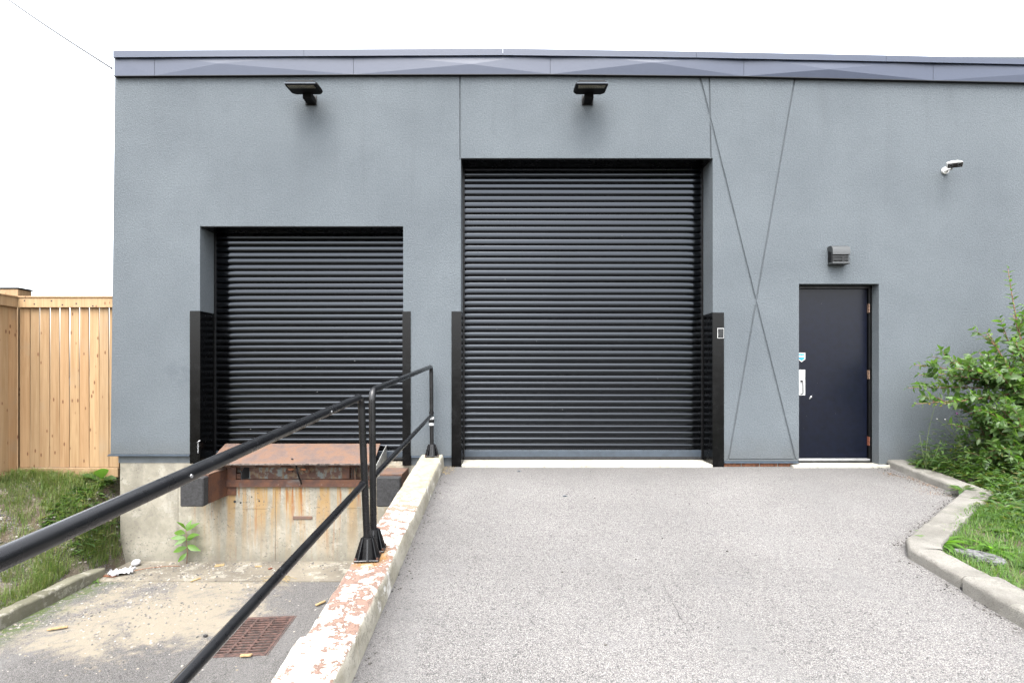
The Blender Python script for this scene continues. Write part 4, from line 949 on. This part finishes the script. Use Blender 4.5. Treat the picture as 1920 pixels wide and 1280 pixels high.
# young plant against the dock wall
sp = .0065
def V3(px, py, y=0): return Vector(((px - 350) * sp, y, (1056 - py) * sp))
lv = []
for (px, py, tx, ty, s, yy) in ((351, 1025, 322, 1036, 1, -.06), (351, 1022, 376, 1033, 1, -.05), (350, 1036, 342, 1052, .75, -.08), (349, 1008, 321, 1006, .95, -.09), (350, 1008, 378, 998, 1.0, -.06), (348, 1000, 320, 1001, 1.05, .02), (350, 1010, 337, 1018, .8, -.12), (349, 996, 372, 979, 1, 0), (348, 992, 342, 979, .8, -.05), (349, 996, 354, 981, .8, .02), (349, 1014, 362, 1008, .7, .06)):
    d_ = V3(tx, ty, yy) - V3(px, py); lv.append((V3(px, py), d_ + Vector((0, 0, .03)), random.uniform(-.2, .2) + (.9 if tx > 350 else -.9), s * 1.02, 1.1))
plant('young_plant', 'bright green young plant growing at the foot of the stained dock wall', 'plant', (FX(350, 6.44), -.06, PIT + .01), [[V3(350, 1058), V3(351, 1035, .005), V3(349.5, 1012), V3(348.5, 992)]], lv, LEAFB, (.17, .062, .3, .3, 4), BARK, .005)
# big-leaved plant in the corner below the fence
lv = [((0, 0, .02), (.3, -.5, .8), .2, 1, 1), ((-.05, 0, .0), (-.8, -.3, .7), -.3, .8, 1), ((.0, .02, .0), (.9, -.2, .35), .5, .7, 1), ((-.1, .02, 0), (-.3, -.6, .5), 0, .7, 1)]
bz = bankz(-4.95, .0)
plant('broad_leaf_plant', 'big-leaved green plant in the gap under the fence kickboard', 'plant', (-4.92, .02, bz + .04), None, lv, LEAFD, (.24, .15, .3, .25, 4))
# tall thin weed with yellow flowers by the wall
bx, by, bz = FX(1734, 6.1), -.42, bedz(FX(1734, 6.1), -.42) + .02
hh = FZ(762, 6.08) - bz; st = bez((0, 0, 0), (-.02, 0, hh * .5), (.10, 0, hh), 12); lv = []
for k in range(15): 
    p_ = st[min(k // 2 + (0 if k < 10 else 2), 11)]; a = k * 2.4; s = 1.15 if k < 11 else .5; lv.append((p_ + Vector((0, 0, .02 * (k % 2))), (math.cos(a), math.sin(a) * .6 - .2, random.uniform(-.1, .5)), random.uniform(-.4, .4), s * random.uniform(.8, 1.15), .8))
t = plant('flowering_weed', 'tall thin weed with tiny yellow flowers standing at the bed corner by the wall', 'weed', (bx, by, bz), [st, bez((0, 0, 0), (-.06, -.03, .2), (-.10, -.03, .42), 6), bez((0, 0, 0), (.08, -.03, .15), (.14, -.03, .36), 6)], lv, LEAFD, (.13, .036, .4, .25, 4))
for dx, dz in ((-.02, .05), (.05, .045), (.11, .03), (.08, .08)):
    bm = bmesh.new(); bmesh.ops.create_icosphere(bm, subdivisions=1, radius=.011, matrix=Matrix.Translation(st[-1] + Vector((dx - .05, -.01, dz - .02)))); finish('flower', bm, YEL, t)
def dandelion(name, label, loc, n, L, seed, rotmin=0, rotmax=6.28):
    random.seed(seed); lv = [((0, 0, 0), (math.cos(a), math.sin(a), random.uniform(.15, 1.0)), random.uniform(-.3, .3), L * random.uniform(.6, 1.15), random.uniform(.7, 1.1)) for a in [rotmin + (rotmax - rotmin) * (k + random.random() * .6) / n for k in range(n)]]
    return plant(name, label, 'weed', loc, None, lv, LEAFB if seed % 2 else LEAFD, (.15, .036, .5, .3, 4))
dandelion('weed_tuft', 'bright green weed tuft growing over the inner side of the kerb corner', (3.36, -2.40, bedz(3.36, -2.40) + .03), 26, 1.25, 3)
dandelion('weed_tuft', 'leafy weed tuft rooted where the kerb turns near the dry needles', (4.58, -1.16, rampz(-1.16) + .06), 18, 1.15, 4)
dandelion('weed_tuft', 'long-leaved weed tuft beside the grey rock behind the kerb joint', (3.64, -2.52, bedz(3.64, -2.52) + .01), 18, 1.2, 5)
dandelion('weed_tuft', 'small green tuft beside the crumpled white bag at the kerb end', (-4.50, -.62, PIT + .015), 9, .45, 7)
dandelion('weed_tuft', 'large long-leaved weed rosette behind the diagonal stretch of kerb', (4.75, -1.75, bedz(4.75, -1.75) + .02), 22, 1.8, 6)
dandelion('weed_tuft', 'weed rosette spilling over the kerb at the foot of the wall', (4.84, -.30, bedz(4.84, -.3) + .06), 20, 1.3, 8)
# thistle heads
t = thing('thistle', 'spindly thistle with small purple and pale flower heads beside the shrub', 'weed', (5.35, -.5, bedz(5.35, -.5)))
bm = bmesh.new()
heads = [QP(1794, 775, 6.0), QP(1794, 796, 6.0), QP(1772, 786, 6.0), QP(1757, 785, 6.05), QP(1816, 750, 6.0), QP(1812, 746, 6.0)]
base = Vector((5.35, -.5, bedz(5.35, -.5)))
for h_ in heads: tube(bm, [q - base for q in bez(base, Vector((h_.x + .12, -.5, .5)), h_, 9)], .003, 5)
finish('stem', bm, STEM, t, True)
for i, h_ in enumerate(heads):
    bm = bmesh.new(); bmesh.ops.create_icosphere(bm, subdivisions=1, radius=.012 if i < 2 else .008, matrix=Matrix.Translation(h_ - base)); finish('flower', bm, PURP if i < 2 else WHITE, t)

# ------------------------------------------------------------------ litter, stones
def lump(name, loc, s, mat, label, cat, seed=0, flat=.6, sub=2, rough=.35, group=None):
    bm = bmesh.new(); bmesh.ops.create_icosphere(bm, subdivisions=sub, radius=1)
    for v in bm.verts:
        n_ = 1 + rough * fnoise(v.co.x + seed, v.co.y, v.co.z, 1.3) + rough * .6 * fnoise(v.co.x, v.co.y + seed, v.co.z, 3.5); v.co = Vector((v.co.x * s[0] * n_, v.co.y * s[1] * n_, v.co.z * s[2] * n_))
    o = finish(name, bm, mat, None, rough < .5, 40); o.location = loc; return tag(o, label, cat, group)
lump('rock', (3.42, -2.64, bedz(3.42, -2.64) + .035), (.085, .16, .040), STONE, 'flat grey rock lying in the grass behind the kerb joint', 'rock', 3).rotation_euler = (0, 0, R(35))
# crumpled bag
bm = bmesh.new(); bmesh.ops.create_grid(bm, x_segments=26, y_segments=18, size=1)
for v in bm.verts:
    x, y = v.co.x, v.co.y; f = 1 - .25 * abs(fnoise(x, y, 1, 2)); v.co = Vector((x * .17 * f + .05 * fnoise(y, x, 3, 2.5), y * .10 * f + .03 * fnoise(x, y, 8, 3), .015 + .08 * abs(fnoise(x, y, 5, 2.4)) + .035 * abs(fnoise(x, y, 6, 6))))
o = finish('plastic_bag', bm, PLASTICBAG, None); o.location = (-4.38, -.40, PIT + .012); o.rotation_euler = (0, 0, R(30)); o.scale = (.72, .85, .9); tag(o, 'crumpled white plastic bag lying on the pit floor by the wall corner', 'bag')
lump('white_bottle', (-4.40, -.13, PIT + .05), (.05, .055, .04), PLASTICBAG, 'small round white scrap of litter against the foot of the dock wall', 'litter', 2, rough=.15)
def chip(px, py, L, W, rot, label, mat=CHIP, cat='wood chip', name='wood_chip', tz=.012):
    z0 = PIT + .012; d = (CAM_Z - z0) / ((py - 700) / 1000); bm = bmesh.new(); vv = box(bm, -L / 2, L / 2, -W / 2, W / 2, 0, tz, .002)
    for v in bm.verts: v.co.y += .25 * W * fnoise(v.co.x, 1, 2, 9); v.co.x *= 1 + .15 * fnoise(v.co.y, 4, px, 30)
    o = finish(name, bm, mat); o.location = (FX(px, d), d - CAM_D, z0); o.rotation_euler = (R(random.uniform(-5, 5)), R(random.uniform(-4, 4)), R(rot)); tag(o, label, cat); return o
random.seed(9)
chip(412, 1060, .10, .06, 20, 'tan wood chip lying close to the dock wall right of the young plant')
chip(485, 1062, .07, .03, 10, 'small tan chip at the foot of the wall between the rail and the stain')
chip(507, 1066, .045, .03, 60, 'orange brown chip on the apron just beside the handrail', ORANGE)
chip(367, 1087, .10, .022, 50, 'narrow wood splinter on the sandy pit floor near the middle')
chip(108, 1178, .14, .028, 25, 'long pale wood splinter on the asphalt near the mossy kerb')
chip(203, 1080, .20, .05, -10, 'flat reddish bark strip beside the crumpled white bag', BRICK, 'bark', 'bark_strip')
chip(461, 1229, .09, .03, 5, 'pale leaf scrap lying on the near edge of the drain grate', CHIP, 'leaf scrap', 'leaf_scrap')
chip(601, 1131, .03, .11, -35, 'upright tan splinter on the pit floor against the ramp wall')
lump('dirt_clod', (-1.13, -1.3, PIT + .03), (.045, .06, .035), DARKGAP, 'dark clod of dirt on the pit floor against the ramp wall', 'dirt', 7)
lump('dirt_clod', (-2.62, .5 - 2.93 + .6, PIT + .012), (.02, .015, .012), DARKGAP, 'tiny black clod on the sandy pit floor', 'dirt', 9)
for (px, py, lab) in ((973, 883, 'flat dark scrap on the drive just before the tall door'), (1059, 929, 'dark blue scrap on the drive further from the tall door')):
    d = 1.715 / ((py - 610) / 1000); x, y = FX(px, d), d - CAM_D; lump('drive_scrap', (x, y, asph(x, y) + .004), (.024, .016, .006), STEELG, lab, 'scrap', px)
# straw tangle
bm = bmesh.new(); random.seed(4)
for k in range(34):
    a = random.uniform(0, 6.28); cx, cy = random.gauss(0, .05), random.gauss(0, .04); L = random.uniform(.05, .13); tube(bm, bez((cx - math.cos(a) * L, cy - math.sin(a) * L, .008), (cx + random.uniform(-.03, .03), cy + random.uniform(-.03, .03), .04), (cx + math.cos(a) * L, cy + math.sin(a) * L, .008), 5), .0025, 4)
o = finish('straw_tangle', bm, STRAW, None); o.location = (-2.53, -.58, PIT + .01); tag(o, 'tangle of dry straw on the apron below the handrail', 'straw')
bm = bmesh.new(); tube(bm, bez((-3.85, -.16, PIT + .02), (-4.2, -.25, PIT + .05), (-4.35, -.42, PIT + .02), 14), .005, 5)
o = finish('twig', bm, BARK, None, True); tag(o, 'thin bent twig lying between the young plant and the white bag', 'twig')
# gravel scatter on pit floor and bank: uncountable
random.seed(31)
ico = bmesh.new(); bmesh.ops.create_icosphere(ico, subdivisions=1, radius=1); IV = np.array([v.co[:] for v in ico.verts]); IF = np.array([[v.index for v in f.verts] for f in ico.faces]); ico.free()
def scatter(name, pts, mat, smin, smax, label, cat, flat=.6):
    Vs = []; Fs = []
    for i, (x, y, z) in enumerate(pts):
        s = smin + (smax - smin) * random.random() ** 3; sc = np.array([s * random.uniform(.7, 1.3), s * random.uniform(.7, 1.3), s * flat * random.uniform(.6, 1.1)])
        V = IV * (1 + .25 * (RNG.random((len(IV), 1)) - .5)) * sc; a = random.uniform(0, 6.28); c, sn = math.cos(a), math.sin(a); V = V @ np.array([[c, sn, 0], [-sn, c, 0], [0, 0, 1]]) + np.array([x, y, z + sc[2] * .4]); Vs.append(V); Fs.append(IF + i * len(IV))
    o = from_np(name, np.vstack(Vs), np.vstack(Fs), mat); tag(o, label, cat, kind='stuff'); return o
def m_pebble():
    k = NT('pebbles'); r = k.g.outputs['Random Per Island']; c = k.ramp(r, [(0, (.10, .10, .10)), (.35, (.22, .21, .20)), (.6, (.34, .29, .22)), (.85, (.45, .42, .38)), (1, (.50, .48, .45))]); return k.done(c, .9, spec=.2)
PEB = m_pebble(); pts = []
while len(pts) < 3800:
    x = random.uniform(-4.5, -1.2); y = random.uniform(-2.6, -.02)
    if abs(x + 2.28) < .36 and abs(y + 1.8) < .42: continue
    w_ = math.exp(-((x + 3.8) / 1.0) ** 2 - ((y + .9) / .85) ** 2) + .12 + (.6 if y > -.22 else 0) + (.5 if x < -4.3 else 0)
    if random.random() < w_ * (.6 + fnoise(x, y, 3, 2.5)): pts.append((x, y, PIT + (.010 if y > -.6 else 0)))
scatter('loose_gravel', pts, PEB, .0025, .013, 'loose pebbles and grit strewn over the sandy pit floor', 'gravel')
pts = []
while len(pts) < 2600:
    x = random.uniform(-6.1, -4.70); y = random.uniform(-3.2, .1)
    if fnoise(x, y, 14, 2.4) > -.05 or x > -4.85: pts.append((x, y, bankz(x, y)))
scatter('bank_gravel', pts, PEB, .005, .024, 'loose stones showing between the grass on the bank', 'gravel')
pts = []
for k in range(260):
    t = random.random(); x = 4.60 - abs(random.gauss(0, .05)) - (0 if t < .8 else .1); y = -1.15 + t * .9; pts.append((x - (.28 if y < -.85 else 0) * random.random(), y, asph(x, y) + .002))
blades('dry_needles', pts, NEEDLE, .004, .012, .0025, 'brown dry needles gathered along the kerb', 5).__setitem__('category', 'leaf litter')
pts = []
for k in range(120):
    x = random.uniform(-.74, -.60); y = random.uniform(-.35, -.01); pts.append((x, y, asph(x, y) + .002))
blades('dry_litter', pts, STRAW, .008, .02, .003, 'dry straw litter where the ramp wall meets the building', 2).__setitem__('category', 'leaf litter')
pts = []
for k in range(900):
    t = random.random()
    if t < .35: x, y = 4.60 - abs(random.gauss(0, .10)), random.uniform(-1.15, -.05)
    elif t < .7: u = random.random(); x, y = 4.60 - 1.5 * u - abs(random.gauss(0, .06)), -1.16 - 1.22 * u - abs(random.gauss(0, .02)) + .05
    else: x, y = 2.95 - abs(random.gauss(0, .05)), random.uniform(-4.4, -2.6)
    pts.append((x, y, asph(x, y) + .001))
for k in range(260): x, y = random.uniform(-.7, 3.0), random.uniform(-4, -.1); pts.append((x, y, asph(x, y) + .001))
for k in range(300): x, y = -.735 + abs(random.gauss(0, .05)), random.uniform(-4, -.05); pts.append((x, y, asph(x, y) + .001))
scatter('contact_grit', pts, m_plain('contact_shade_grit', (.16, .145, .13), .95, var=.6, scale=60), .002, .009, 'dark grit on the drive, added as contact shade along the kerb and ramp wall', 'gravel')  # grit strewn dark to paint contact shade at kerb and ramp wall
pts = [(random.uniform(4.1, 4.55), random.uniform(-.55, -.2), 0) for k in range(40)]; pts = [(x, y, asph(x, y)) for x, y, z in pts if abs(y + .2 + (x - 4.1) * .6) < .1]
print('objects', len(bpy.data.objects), 'tris', sum(len(o.data.polygons) for o in bpy.data.objects if o.type == 'MESH'))
